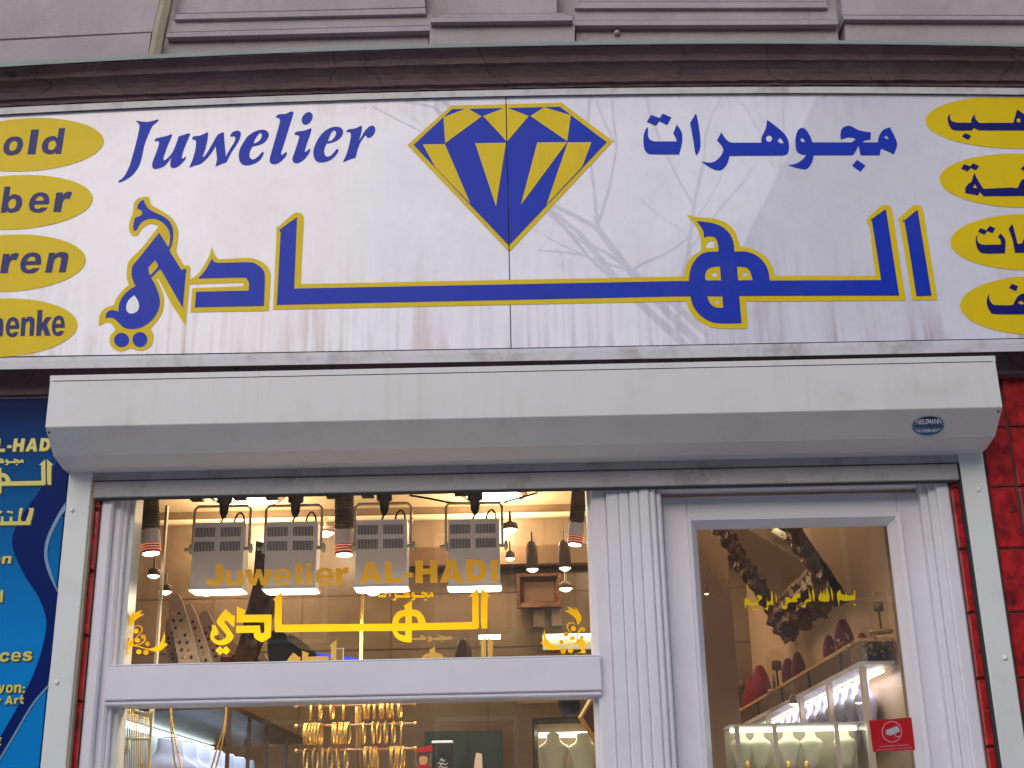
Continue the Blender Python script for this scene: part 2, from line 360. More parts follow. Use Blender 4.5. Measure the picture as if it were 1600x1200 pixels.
HV = {'l': ["0,0! 100,0! 100,100! 0,100!"], 'I': ["0,0! 100,0! 100,100! 0,100!"], '-': ["0,0! 100,0! 100,100! 0,100!"],
 'o': ["100,50 86,12 50,0 14,12 0,50 14,88 50,100 86,88", "50,23 66,32 70,50 66,68 50,77 34,68 30,50 34,32"],
 'd': ["70,0! 100,0! 100,100! 71,100! 71,92! 60,99 42,101 12,92 0,66 12,40 42,30 60,33 70,40!", "70,66 61,51 48,47 35,52 30,66 35,80 48,85 61,81"],
 'b': ["30,0! 0,0! 0,100! 29,100! 29,92! 40,99 58,101 88,92 100,66 88,40 58,30 40,33 30,40!", "30,66 39,51 52,47 65,52 70,66 65,80 52,85 39,81"],
 'e': ["100,60! 28,60! 35,77 52,82 66,75! 98,76! 82,95 50,101 14,88 0,50 14,12 50,-1 86,12 100,45", "29,41! 35,25 50,19 65,25 71,41!"],
 'r': ["0,3! 42,3! 42,20! 56,4 82,-1 100,5! 88,38! 70,33 54,42 48,62! 48,100! 0,100!"],
 'n': ["0,3! 30,3! 30,15! 45,2 65,0 92,8 100,32! 100,100! 67,100! 67,42! 62,27 48,25 36,34 33,48! 33,100! 0,100!"],
 'h': ["0,0! 33,0! 33,38! 45,28 65,26 92,34 100,52! 100,100! 67,100! 67,60! 62,48 48,46 36,54 33,62! 33,100! 0,100!"],
 'u': ["100,97! 70,97! 70,85! 55,98 35,101 8,92 0,68! 0,0! 32,0! 32,58! 38,73 52,75 64,66 67,52! 67,0! 100,0!"],
 'w': ["0,0! 24,0! 33,58! 42,0! 59,0! 68,58! 77,0! 100,0! 83,100! 60,100! 50,48! 40,100! 17,100!"],
 'k': ["0,0! 34,0! 34,52! 62,28! 100,28! 68,56! 100,100! 62,100! 45,74! 34,83! 34,100! 0,100!"],
 'J': ["58,0! 100,0! 100,62! 96,85 78,98 48,101 18,96 2,82 0,68! 36,63! 41,74 50,77 57,72 58,60!"],
 'A': ["35,0! 65,0! 100,100! 69,100! 64,83! 36,83! 31,100! 0,100!", "42,62! 58,62! 50,30!"],
 'L': ["0,0! 39,0! 39,76! 100,76! 100,100! 0,100!"], 'H': ["0,0! 34,0! 34,36! 66,36! 66,0! 100,0! 100,100! 66,100! 66,62! 34,62! 34,100! 0,100!"],
 'D': ["0,0! 45,0! 85,12 100,50 85,88 45,100! 0,100!", "34,24! 46,25! 61,34 65,50 61,66 46,75! 34,76!"],
 'G': ["97,26! 68,34! 60,24 50,21 36,30 32,50 36,70 50,79 64,76! 64,66! 50,66! 50,46! 100,46! 100,84! 76,97 50,101 16,90 0,50 16,10 52,-1 84,6"],
 'c': ["100,35! 70,41! 62,27 50,24 36,32 31,50 36,68 50,76 63,72 71,59! 100,66! 88,90 52,101 14,88 0,50 14,12 52,-1 86,8"],
 's': ["94,27! 64,31! 58,21 46,19 37,24 44,32 76,40 98,56 97,78 78,97 48,101 16,95 0,72! 32,68! 38,79 50,82 63,77 60,67 34,60 6,46 4,22 20,4 50,-1 82,6"],
 'v': ["0,0! 34,0! 50,60! 66,0! 100,0! 66,100! 34,100!"],
 'a': ["30,30! 4,26! 18,4 50,-1 84,6 95,30! 95,76! 100,97! 68,97! 66,88! 50,99 26,101 4,88 2,66 22,50 62,42! 60,26 46,22 34,26", "62,60! 40,66 34,75 44,81 58,77"],
 't': ["25,0! 62,0! 62,24! 100,24! 100,46! 62,46! 62,70! 68,78 82,78 98,76! 100,97! 80,101 50,100 28,90 25,72! 25,46! 0,46! 0,24! 25,24!"],
 'i': ["0,30! 100,30! 100,100! 0,100!", "0,0! 100,0! 100,19! 0,19!"], ':': ["0,0! 100,0! 100,30! 0,30!", "0,70! 100,70! 100,100! 0,100!"]}
FR['U'] = (0, 0, 1)
def heavy(name, ch, quad, mapper, m, parent, sh=0.):
    TL, TR, BL, BR = quad; out = []
    for t in HV[ch]:
        q = []
        for x, y in loop(t, 'U', 6):
            a = x/100*(1-sh)+sh*(1-y/100); b = y/100
            q.append(((TL[0]*(1-a)+TR[0]*a)*(1-b)+(BL[0]*(1-a)+BR[0]*a)*b, (TL[1]*(1-a)+TR[1]*a)*(1-b)+(BL[1]*(1-a)+BR[1]*a)*b))
        out.append(q)
    return sheet(name, out, mapper, m, parent)
def word(name, s_, x0_, x1_, ya, yb, sl, mapper, m, parent, sh=.2, gap=.12, dx=0., dy=0.):
    W_ = {'l': .42, 'I': .42, 'i': .42, ':': .36, '-': .45, 'r': .7, 't': .65, 'w': 1.5, 'A': 1.25, 'H': 1.15, 'D': 1.1, 'L': .95, ' ': .3}
    tot = sum(W_.get(c, 1)+gap for c in s_)-gap; u_ = (x1_-x0_)/tot; x = x0_
    asc = any(c in 'bdhklitAHDLGIJ' for c in s_)
    for c in s_:
        w_ = W_.get(c, 1)*u_
        if c != ' ':
            f = (x-x0_)/(x1_-x0_); y_ = ya+sl*f; h_ = yb-ya; t_ = y_+(h_*.27 if asc and c in 'acenorsuvw' else 0)
            if c == '-': t_, b_ = y_+h_*.5, y_+h_*.72
            else: b_ = y_+h_
            if c == ':': t_ = y_+h_*.3
            k_ = w_*sh*.7
            heavy(name, c, ((x-k_/2+dx, t_+dy), (x+w_+k_/2+dx, t_+dy), (x-k_/2+dx, b_+dy), (x+w_+k_/2+dx, b_+dy)), mapper, m, parent, sh if c not in 'lIi:' else min(.5, sh*1.8))
        x += w_+gap*u_
def box4(x0, x1, yl0, yl1, frame='p', sl=0.):
    fx, fy, s = FR[frame]
    f = lambda x, y: (fx+x/s, fy+y/s)
    d = sl*(x1-x0)
    return (f(x0, yl0), f(x1, yl0+d), f(x0, yl1), f(x1, yl1+d))
# rows of the facade: y at photo x = 0, 800, 1600, as a smooth run along the front
def rowz(y3, Y):
    pts = []
    for i in range(-6, 47):
        px = i*40; t = px/800-1
        y = y3[1] + (y3[2]-y3[0])/2*t + ((y3[0]+y3[2])/2-y3[1])*t*t
        p = U(px, y, Y); pts.append((p.x, p.z))
    def z(X):
        for (xa, za), (xb, zb) in zip(pts, pts[1:]):
            if X <= xb or (xb, zb) == pts[-1]: return za+(zb-za)*(X-xa)/(xb-xa)
    return z
def run(name, rows, m, parent, x0=-2.35, x1=2.35, n=26, smooth=False, jitter=0.):
    V = []; F = []; xs = [x0+(x1-x0)*i/n for i in range(n+1)]
    for (y3, Y) in rows:
        zf = rowz(y3, Y) if isinstance(y3, tuple) else (lambda X, a=y3: a)
        for X in xs: V.append((X, Y+random.uniform(-jitter, jitter), zf(X)+random.uniform(-jitter, jitter)))
    for r in range(len(rows)-1):
        for i in range(n): a = r*(n+1)+i; F.append((a, a+n+1, a+n+2, a+1))
    return mk(name, V, F, m, parent, smooth)
def slab(name, quad, Y, depth, m, parent):      # quad: photo corners of the front face, in order
    return MB().prism([U(x, y, Y) for x, y in quad], depth).build(name, m, parent)
XL, XR = -2.6, 2.6
# ------------------------------------------------------------------ street (mirrored in sign and glass)
pv = mat('pavement_slabs', (.48, .46, .44), rough=.8, noise=.2, nscale=3, vein=(2.0, .01, (.08, .075, .07)), bump=.3)
asph = mat('asphalt', (.05, .05, .052), rough=.85, noise=.3, nscale=30, bump=.4)
tag(MB().box(-60, 60, -60, 30, -.3, -.124).build('ground', asph), kind='structure')
tag(MB().box(-60, 60, -8.6, 0.0, -.12, 0).build('pavement', pv), kind='structure')
tag(MB().box(-60, 60, -8.8, -8.604, -.12, .004).build('kerb', mat('granite_kerb', (.3, .3, .3), noise=.3, nscale=30)), kind='structure')
ob = empty('apartment_building', (18, -19, 0), 'plain rendered apartment house across the street, mirrored in the sign', 'building')
wallm = mat('opposite_render', (.30, .27, .25), rough=.9, noise=.15)
MB().add([(x, y, z) for y in (-19, -27) for x, z in ((4.2, 0), (34, 0), (34, 24), (11.2, 24), (6.9, 16.8), (4.2, 11.8))],
         [(5,4,3,2,1,0), (6,7,8,9,10,11), (0,1,7,6), (1,2,8,7), (2,3,9,8), (3,4,10,9), (4,5,11,10), (5,0,6,11)]).build('wall', wallm, ob)
wd = mat('window_dark', (.04, .045, .05), rough=.1); wf = M['frame']
for i in range(5):
    for j in range(4):
        if i == 0 and j > 1: continue
        x = 6.0+i*4.2; z = 2+j*3.6
        f = MB().box(x-.08, x+1.48, -18.94, -18.9, z-.08, z+2.08).build('window', wf, ob)
        MB().box(x, x+1.4, -18.9, -18.88, z, z+2).build('pane', wd, f)
lob = empty('added_low_building', (-8, -19.2, 0), 'long low brownish building across the street, added unseen to darken the shop glass reflections', 'building')  # unseen row added so the panes reflect a dark facade
MB().box(-34, 4.19, -27, -19.2, 0, 8.2).build('wall', mat('brown_render', (.20, .16, .14), rough=.9, noise=.25), lob)
MB().box(-34.3, 4.19, -27.2, -18.9, 8.2, 8.5).build('roof', M['darkwood'], lob)
for i in range(9):
    for j in range(2):
        x = 2.0-i*3.4; z = 1.8+j*3.3
        f = MB().box(x-.08, x+1.38, -19.16, -19.12, z-.08, z+1.88).build('window', M['frame'], lob)
        MB().box(x, x+1.3, -19.12, -19.1, z, z+1.8).build('pane', wd, f)
tr = empty('bare_tree', (3.2, -10.5, 0), 'leafless street tree at the kerb, mirrored in the sign', 'tree')
bark = mat('bark', (.09, .07, .055), rough=.9, noise=.3)
def grow(mb, p, d, L, r, dep):
    pts = [p]; rr = [r]; q = p.copy(); dd = d.copy(); n = 4
    for i in range(n):
        dd = (dd+Vector((random.uniform(-.22, .22), random.uniform(-.22, .22), random.uniform(-.08, .16)))).normalized()
        q = q+dd*(L/n); pts.append(q.copy()); rr.append(r*(1-.35*(i+1)/n))
    mb.tube(pts, rr, 5 if dep < 3 else 3, False)
    if dep >= 5: return
    for k in range(3 if dep < 4 else 4):
        j = random.choice([2, 3, 4]) if k else 4
        ax = Vector((random.uniform(-1, 1), random.uniform(-1, 1), random.uniform(-.2, .7))).normalized()
        grow(mb, pts[j], (dd*.75+ax*.8).normalized(), L*random.uniform(.6, .8), rr[j]*random.uniform(.5, .72), dep+1)
tb = MB(); tb.tube([(3.2, -10.5, 0), (3.25, -10.5, 2.6), (3.1, -10.4, 5.4)], [.24, .19, .12], 8); tb.build('trunk', bark, tr, True)
lb = MB()
for k in range(6):
    a = k*1.05; grow(lb, Vector((3.1, -10.4, 5.2+.25*k)), Vector((math.cos(a)*.95, math.sin(a)*.45, .75)).normalized(), 3.4, .06, 0)
o = lb.build('crown', bark, tr, True)
# ------------------------------------------------------------------ upper stone facade
fac = empty('stone_facade', (0, .0, U(800, 90, 0).z), 'weathered grey stone facade with moulded panels above the dark cornice', 'facade')
zb = U(800, 110, 0).z-.25; zt = zb+3.2
MB().box(-4.5, 4.5, .07, .45, zb, zt).build('wall', M['stone'], fac)
def fslab(name, q, Y, back=.07, m='stone'): return slab(name, q, Y, back-Y, M[m], fac)
B = 150
# left block
fslab('plinth', [(-250, 77), (236, 51.5), (222, B), (-250, B)], -.012)
fslab('field_panel', [(-250, -190), (292, -190), (238, 49), (-250, 73)], .03)
MB().tube([U(288, -120, -.015), U(250, 48, -.02), U(236, 125, -.022)], [.021, .024, .026], 6).build('putty_joint', M['putty'], fac)
# left recess
fslab('plinth', [(262, 59), (671, 48), (662, B), (243, B)], -.004)
fslab('moulding', [(262, 51), (673, 40), (672, 47.5), (260, 58)], -.035)
fslab('moulding', [(268, 34), (676, 22), (674, 39), (263, 50)], -.012)
fslab('moulding', [(277, 22), (664, 12.5), (666, 21), (272, 30)], -.028)
fslab('inner_panel', [(300, -190), (655, -190), (664, 11), (278, 21)], .02)
# pilaster
fslab('plinth', [(672, 35), (898, 32), (898, B), (668, B)], -.032)
fslab('moulding', [(674, 28), (893, 25), (895, 31.5), (673, 34.5)], -.06)
fslab('pilaster', [(694, -190), (868, -190), (870, 20), (700, 22)], .0)
fslab('moulding', [(694, 22.5), (876, 20.5), (890, 25), (682, 27.5)], -.02)
# right recess
fslab('plinth', [(900, 40), (1308, 38.5), (1318, B), (900, B)], -.004)
fslab('moulding', [(898, 32), (1306, 31), (1310, 38), (898, 39.5)], -.035)
fslab('moulding', [(896, 14), (1302, 14), (1306, 30.5), (898, 31.5)], -.012)
fslab('moulding', [(906, 3), (1290, 3), (1294, 11.5), (898, 12.5)], -.028)
fslab('inner_panel', [(900, -190), (1278, -190), (1290, 2), (906, 2)], .02)
# right block
fslab('plinth', [(1320, 31), (1900, 33), (1900, B), (1326, B)], -.022)
fslab('moulding', [(1316, 24), (1900, 25), (1900, 32), (1319, 30)], -.045)
fslab('field_panel', [(1300, -190), (1900, -190), (1900, 24), (1316, 23)], .0)
MB().lathe([(.008, -.008), (.011, 0), (.011, .006), (.007, .012)], U(964, 51, -.012), axis='Y').build('bolt', M['stone'], fac, True)
# ------------------------------------------------------------------ cornice
cor = empty('stone_cornice', (0, -.2, U(800, 139, -.15).z), 'long dark reddish-brown cornice over the shop sign with verdigris flashing', 'cornice')
run('moulding', [((106.5, 73.5, 74.5), -0.2275), ((107.5, 74.5, 75.5), -0.2250), ((108, 76, 76), -0.2175), ((114, 83, 83), -0.2050), ((119, 88, 87), -0.1960), ((122, 92, 90), -0.1940), ((126, 98, 95), -0.1910),
                 ((127.5, 99.5, 97), -0.1825), ((131, 104, 101), -0.1760), ((138, 112, 108), -0.1625), ((146, 121, 116), -0.1525), ((152, 127, 122), -0.1490), ((156, 130, 126), -0.1480),
                 ((157, 131.5, 127), -0.1390), ((161, 134, 131), -0.1360), ((166.5, 138, 135.5), -0.1350), ((167.5, 139, 136.5), -0.0500)], M['cornice'], cor, n=150, smooth=False, jitter=.0016)
run('flashing', [((98, 66, 67), -0.2100), ((102, 69.5, 70), -0.2290), ((104.6, 72, 72.8), -0.2290), ((105.5, 73, 74), -0.2200)], M['alu_lip'], cor)
zc = rowz((102, 69.5, 70), -0.2290)(0)
run('top_slab', [((102, 69.5, 70), -0.2280), (zc+.03, .08)], M['cornice'], cor)
MB().box(-2.6, 2.6, -.049, .068, ZS0-.1, zc-.12).build('core', M['cornice'], cor)
# ------------------------------------------------------------------ shop sign
sg = empty('shop_sign', (0, -.12, ZS0), 'long white jeweller sign with blue and yellow diamond and lettering above the shutter box', 'sign')
TOPR, BOTR = (181, 151, 150), (557, 543.5, 528)
def panel(xa, xb, seam_t, seam_b, left):
    n = 14; V = []; zt_, zb_ = rowz(TOPR, -.12), rowz(BOTR, -.12)
    for i in range(n+1):
        f = i/n
        for zf, sx in ((zt_, seam_t), (zb_, seam_b)):
            e0, e1 = (XL, sx) if left else (sx, XR)
            X = e0+(e1-e0)*f; V.append((X, -.12, zf(X)))
    nv = len(V); V += [(x, -.06, z) for x, y, z in V]
    F = []
    for i in range(n):
        a = 2*i; F += [(a, a+1, a+3, a+2), (nv+a, nv+a+2, nv+a+3, nv+a+1), (a+1, nv+a+1, nv+a+3, a+3), (a, a+2, nv+a+2, nv+a)]
    F += [(0, nv, nv+1, 1), (nv-2, nv-1, 2*nv-1, 2*nv-2)]
    return mk('panel', V, F, M['sign'], sg)
st = U(790.5, 151, -.12).x; sb = U(798.5, 543, -.12).x
panel(0, 0, st-.0016, sb-.0016, True); panel(0, 0, st+.0016, sb+.0016, False)
run('frame_strip', [((168.5, 140, 137.5), -.06), ((168.5, 140, 137.5), -.132), ((178.5, 149.5, 147.5), -.132), ((179.5, 150, 148.5), -.125)], M['alu'], sg)
run('frame_strip', [((559.5, 545.5, 530), -.122), ((559, 545, 529.5), -.14), ((565, 551, 536), -.142), ((577, 564, 548.5), -.142), ((578, 565, 549.5), .0)], M['alu'], sg)
YS1, YS2, YS3 = -.1215, -.1225, -.1235
y1, y2, y3 = onY(YS1), onY(YS2), onY(YS3)
# Juwelier
JUW = {'J': ["240,170! 360,185 490,155! 488,175! 430,220 405,260! 370,340 330,450 300,590 275,670 235,740 180,800 100,850 40,872! 35,855! 70,835 110,790 160,690 200,560 240,410 268,290 275,230 262,200 240,185!"],
 'u': ["450,390! 470,370 560,350! 600,340 640,322! 642,345 600,440 560,550 545,600 560,620 600,590 650,530 690,440 720,350! 770,335 835,312! 850,325! 800,440 765,540 755,590 770,600 800,575! 800,600 740,670 680,705 645,705 625,680 628,635! 640,578! 600,640 540,695 450,718 420,690 425,640 460,550 490,460 498,420 480,400 452,408!"],
 'w': ["875,370! 890,350 960,340! 1000,325 1050,300! 1055,320 1045,400 1020,500 990,580! 1010,580! 1060,510 1110,420 1150,350 1180,320 1235,300! 1240,400 1250,500 1258,580! 1300,500 1350,420 1365,370 1345,345 1325,355! 1305,345! 1330,305 1385,283 1425,305 1420,360 1380,440 1320,530 1260,645! 1200,665 1138,692! 1155,610 1150,540 1140,455! 1090,540 1030,610 965,665! 900,680 840,705! 880,610 910,500 918,420 905,390 875,383!"]}
LB = {'e': ["5,415 50,350 130,295 210,273 265,285 290,325 275,375 235,420 180,445 105,462! 80,510 70,570 85,600 120,610 165,580 215,525! 235,535! 210,590 160,640 90,670 30,678 -20,660 -47,610 -48,530 -25,465", "120,432! 150,420 190,390 212,345 208,318 185,312 160,340 130,390"],
 'l': ["370,125! 400,100 480,95! 550,62! 572,75! 555,140 520,250 480,380 440,500 430,545 442,558 470,540 488,525! 497,540! 470,590 410,645 350,665 310,650 300,610 320,530 360,390 400,250 418,170 405,145 375,135!"],
 'i': ["582,315! 610,295 690,285! 730,270 770,255! 775,275 755,340 720,440 700,515 715,522 750,490! 762,505 735,560 680,620 620,652 575,645 558,610 575,550 610,450 632,370 630,340 585,328!"],
 'idot': ["790,110 775,165 735,208 690,212 665,180 672,130 710,85 755,72"],
 'e2': ["1135,300 1120,345 1080,385 1020,415 945,430! 925,480 920,530 935,570 970,578 1010,555 1065,490! 1085,505! 1060,550 1000,610 930,640 860,642 815,610 797,550 805,480 850,380 920,295 1000,248 1080,240 1125,265", "960,405! 1000,395 1040,355 1055,310 1040,282 1015,290 985,335"],
 'r': ["1170,290! 1200,268 1270,260! 1340,228! 1350,245 1335,330 1310,400! 1340,360 1380,290 1430,240 1475,228 1500,260 1490,310 1460,350 1415,368! 1395,340 1375,350 1330,420 1300,500 1275,590! 1210,610 1130,645! 1170,560 1200,460 1220,370 1222,320 1205,300 1175,300!"]}
for g in JUW.values(): sheet('letter', [loop(t, 'A') for t in g], y1, M['blue'], sg)
for g in LB.values(): sheet('letter', [loop(t, 'B') for t in g], y1, M['blue'], sg)
# Arabic word at the right
MJ = [[loop("140,115! 245,155! 285,98! 393,148! 340,242! 240,195! 198,252! 85,202!", 'C')],
 [loop("98,268! 100,330 100,380 125,425 180,447! 455,447! 450,410 415,345! 460,235! 510,310 528,370 525,470 488,610! 150,607 90,590 55,540 42,450 48,360 75,290", 'C')],
 [loop("698,95! 712,130! 740,290 755,430 750,540 705,625! 690,590! 660,400 625,220!", 'C')],
 [loop("1015,335! 1060,400 1110,450 1160,463! 1515,463! 1520,400 1560,310 1575,270 1590,178! 1705,262 1810,357 1858,455 1860,560 1835,608 1790,623! 1120,627! 1100,700 1060,770 1000,808 920,795 840,750 765,698! 860,712 930,700 1000,640 1045,560! 1020,500 963,435!", 'C'),
  ell(1613, 412, 38, 40, 'C'), loop("1724,430 1747,407 1773,425 1797,467! 1757,469 1728,451", 'C')],
 [loop("405,265 450,285 500,360 530,437! 960,437 1000,430 1045,400! 1000,380 940,380 868,405! 862,340 880,275 930,245 990,245 1090,295 1228,318! 1218,408! 1160,412 1125,437! 1310,437! 1320,370 1370,290 1450,258! 1500,350 1535,440 1530,500 1498,580! 1430,545 1345,510! 1330,590! 1100,590! 1090,530 1075,475! 1045,540 1010,590! 545,590! 520,680 460,752 400,752 320,735 235,705! 320,695 400,650 460,585! 400,580 345,545 328,470 330,370 360,290", 'D'),
  loop("385,395! 415,388 445,435! 400,430", 'D'), loop("1380,375! 1410,358 1440,400! 1410,395", 'D')],
 [loop("1060,645! 1160,712! 1100,785! 1000,715!", 'D')]]
for g in MJ: sheet('letter', g, y1, M['blue'], sg)
# large calligraphic name: yellow border, blue body
YA_Y = loop("@E 660,95! 780,70! 825,75! 850,160 880,210 1000,280 1130,360 1220,450 1275,570 1285,700 1250,920! 1370,1135 1440,1140 1480,1200! @F 1302,60 1300,180 1240,790! 1040,480! 862,128! 843,140! 890,240 935,370 940,480 920,600 850,720 755,830! 790,900 795,980 760,1070 660,1130 570,1130 480,1100! 400,1135 310,1140 220,1090 185,1000 205,920 270,850! 230,780 190,745! 130,745 40,797! 35,740 60,620 130,545 240,510! 290,400 370,300 455,225! 425,120 430,0 @E 500,1110 545,1040 620,970! 760,820! 980,530! 870,495 770,530 700,600 640,680 560,670 515,590 520,470 570,330 590,200 610,140")
sheet('letter_border', [YA_Y], y1, M['yellow'], sg)
sheet('letter', [loop("@E 745,120! 770,190 820,260 920,320 1050,380 1140,450 1190,540 1205,640 1195,780 1155,900! 1155,930! 1340,1225! 1375,1200 1410,1205! 1400,1300 @F 1205,545! 905,20! 885,5! 765,125! 810,200 860,320 885,440 870,560 810,670 720,760 600,820 480,835 380,810 310,745 250,690 190,675 130,687! 150,610 220,572 310,595! 318,500 360,400 440,310 550,238! 520,180 495,100 498,0 @E 580,1140 640,1070! 987,635! 1130,860! 1155,780 1150,640 1100,540 1000,450 880,415 760,440 680,510 630,600! 590,605! 580,540 590,460 615,395! 660,385 715,350 720,310 690,275 645,265! 650,210 690,150"),
    loop("925,1060! 972,1150! 945,1200 858,1290! 835,1288 822,1240 822,1180 860,1130", 'E'),
    loop("530,365! 580,440 597,520 570,590 500,622 440,600 418,530 450,440", 'F')], y2, M['blue'], sg)
sheet('drop', [loop('530,365! 580,440 597,520 570,590 500,622 440,600 418,530 450,440', 'F')], y3, M['white_mark'], sg)
sheet('letter', [ell(355, 988, 104, 99, 'F')], y2, M['blue'], sg); sheet('letter', [ell(610, 982, 103, 103, 'F')], y2, M['blue'], sg)
sheet('letter_border', [loop("272,435! 300,510 340,560 400,565 640,552 740,570 830,620 880,700 885,800 865,1105! 50,1120! 70,868! 200,862 600,848! 607,808! 40,828! 45,778! 130,720 190,630 240,540", 'G')], y1, M['yellow'], sg)
sheet('letter', [loop("275,555! 300,595 350,605! 660,598 740,620 800,670 825,750 815,1052! 95,1068! 110,905! 655,893! 660,820 640,780 590,758 130,768! 200,690 240,620", 'G')], y2, M['blue'], sg)
sheet('letter_border', [loop("@G 1165,80 1215,95 1232,140! 1200,825! @H 0,672! 55,672! 70,580 120,490 215,430! 205,300 160,190 75,92! 180,115 330,128 440,165 530,250 580,395! 680,410 780,460 860,540 905,665! @I 275,855! 240,640 210,330 172,270 180,220! 320,90 370,72 430,90 455,150! 600,1125! @H 1020,905! 635,905! 650,1160! 400,1160 260,1130 160,1060 100,980 75,905! 0,905! @G 910,1092! 945,310 940,250! 1120,95"),
    loop("252,408! 262,370 300,337 335,345 340,402!", 'H'), loop("313,665! 320,640 355,628! 358,675!", 'H'), loop("600,665! 605,628! 645,635 655,670!", 'H'), loop("340,905 370,900 382,922 350,918", 'H')], y1, M['yellow'], sg)
sheet('letter', [loop("@G 1160,128! 1130,872! @H 0,714! 98,714! 105,640 130,560 190,480 260,445 375,437! 372,370 345,310 290,295 240,305! 230,240 170,152! 290,165 400,200 480,270 515,350 525,438! 640,440 740,480 810,550 845,630 855,710! @I 330,900! 235,290 220,250! 375,120! 385,130! 530,1072! @H 1020,853! 570,855! 592,1110! 400,1112 290,1090 200,1030 140,950 112,858! 0,858! @G 950,1042! 990,290! 975,260!"),
    loop("258,708! 250,660 275,605 330,582 390,578! 400,708!", 'H'), loop("550,580! 620,585 670,620 695,705! 560,708!", 'H'), loop("270,858! 412,858! 420,965! 350,960 300,925", 'H')], y2, M['blue'], sg)
sheet('letter_border', [loop("670,88 720,72 775,95 800,170! 950,1120! 675,1122! 545,320 515,260 530,215!", 'I')], y1, M['yellow'], sg)
sheet('letter', [loop("725,128! 735,135! 888,1075! 720,1078! 595,300 570,260!", 'I')], y2, M['blue'], sg)
# diamond, drawn in two halves with the panel joint between them
def clip(L, left, px=(790.5, 151), qx=(798.5, 543), gap=.8):
    def side(p):
        xs = px[0]+(qx[0]-px[0])*(p[1]-px[1])/(qx[1]-px[1])
        return (xs-gap-p[0]) if left else (p[0]-xs-gap)
    out = []
    for i, p in enumerate(L):
        q = L[(i+1) % len(L)]; a, b = side(p), side(q)
        if a >= 0: out.append(p)
        if (a >= 0) != (b >= 0): t = a/(a-b); out.append((p[0]+(q[0]-p[0])*t, p[1]+(q[1]-p[1])*t))
    return out
for left in (True, False):
    for (L_, lay, mm, nm) in [("420,140! 1110,122! 1432,362! 783,1055! 147,385!", y1, 'yellow', 'diamond_border'), ("425,162! 1100,147! 1392,368! 780,1015! 185,385!", y2, 'blue', 'diamond_body'),
          ("372,212! 520,155! 610,208! 382,375!", y3, 'yellow', 'facet'), ("620,205! 755,153! 770,153! 905,205! 768,365!", y3, 'yellow', 'facet'), ("915,205! 1000,150! 1168,200! 1145,362!", y3, 'yellow', 'facet'),
          ("242,382! 380,380! 540,752! 320,525!", y3, 'yellow', 'facet'), ("570,375! 762,372! 700,770!", y3, 'yellow', 'facet'), ("958,370! 1145,368! 855,760!", y3, 'yellow', 'facet'), ("1148,370! 1297,368! 1240,520! 1015,760!", y3, 'yellow', 'facet')]:
        c = clip(loop(L_, 'K'), left)
        if len(c) > 2: sheet(nm, [c], lay, M[mm], sg)
# the dark joint in the blue body continues as bare panel edge; oval badges
BAD = [((43, 226), 119, 41.5, -.05, 'Gold'), ((24, 316), 121, 42.5, -.05, 'Silber'), ((15, 411), 119, 44.5, -.045, 'Uhren'), ((3, 512), 118, 45.5, -.04, 'Geschenke'),
       ((1580, 191), 134, 41, .02, ''), ((1592, 282), 124, 42, .02, ''), ((1605, 378), 120, 44, .0, ''), ((1622, 477), 122, 46, .0, '')]
bo = []
ztop_sign = rowz(TOPR, YS1)
for (c, a, b, ti, s) in BAD:
    L_ = ell(c[0], c[1], a, b, 'p', ti, 64)
    L_ = [(x, max(y, 152.5)) for x, y in L_]
    bo.append(sheet('badge', [L_], y1, M['yellow'], sg))
def lt(ch, x0, x1, ya, yb, fr, par, sh=.22):
    heavy('letter', ch, box4(x0, x1, ya, yb, fr, -.02), y2, M['navy'], par, sh*(.75 if ch not in 'li' else 1.5))
for ch, x0, x1, ya, yb in (('G', -250, -20, 145, 398), ('o', 15, 245, 212, 398), ('l', 270, 385, 142, 386), ('d', 400, 643, 132, 384)): lt(ch, x0, x1, ya, yb, 'L', bo[0])
for ch, x0, x1, ya, yb in (('l', -135, -22, 708, 962), ('b', 5, 245, 706, 962), ('e', 268, 503, 765, 962), ('r', 525, 715, 758, 955)): lt(ch, x0, x1, ya, yb, 'L', bo[1])
FR['M'] = (0, 360, 6)
for ch, x0, x1, ya, yb in (('r', 0, 180, 215, 402), ('e', 172, 405, 210, 404), ('n', 422, 652, 205, 396)): lt(ch, x0, x1, ya, yb, 'M', bo[2])
for ch, x0, x1, ya, yb in (('h', -110, 38, 755, 995), ('e', 48, 185, 815, 1000), ('n', 190, 328, 810, 990), ('k', 338, 488, 746, 990), ('e', 480, 612, 800, 990)): lt(ch, x0, x1, ya, yb, 'M', bo[3], .12)
sheet('letter', [loop("330,225! 325,260 345,295 400,310! 525,310! 530,270 560,225! 565,270 600,312! 920,310! 940,240 955,185! 1060,260 1100,330 1080,383! 600,383! 550,360! 530,383! 380,383 330,355 305,290 310,245", 'N'), ell(970, 288, 20, 20, 'N')], y2, M['navy'], bo[4])
sheet('letter', [loop("468,407! 527,432! 498,470! 438,440!", 'N')], y2, M['navy'], bo[4])
sheet('letter', [loop("460,697! 515,718! 540,690! 600,715! 570,757! 520,735! 490,768! 430,740!", 'N')], y2, M['navy'], bo[5])
sheet('letter', [loop("555,780! 590,850 640,930! 900,918! 960,918 990,860 1015,840 1080,850 1150,920 1150,995! 640,1000! 605,960! 590,992! 470,970! 475,910 530,860! 540,820", 'N'), loop("540,920! 560,885! 582,925!", 'N')], y2, M['navy'], bo[5])
sheet('letter', [loop("1020,710! 1070,740! 1030,770! 990,745!", 'N')], y2, M['navy'], bo[5])
sheet('letter', [loop("610,158! 665,180! 700,137! 752,160! 725,205! 675,185! 650,220! 588,195!", 'O')], y2, M['navy'], bo[6])
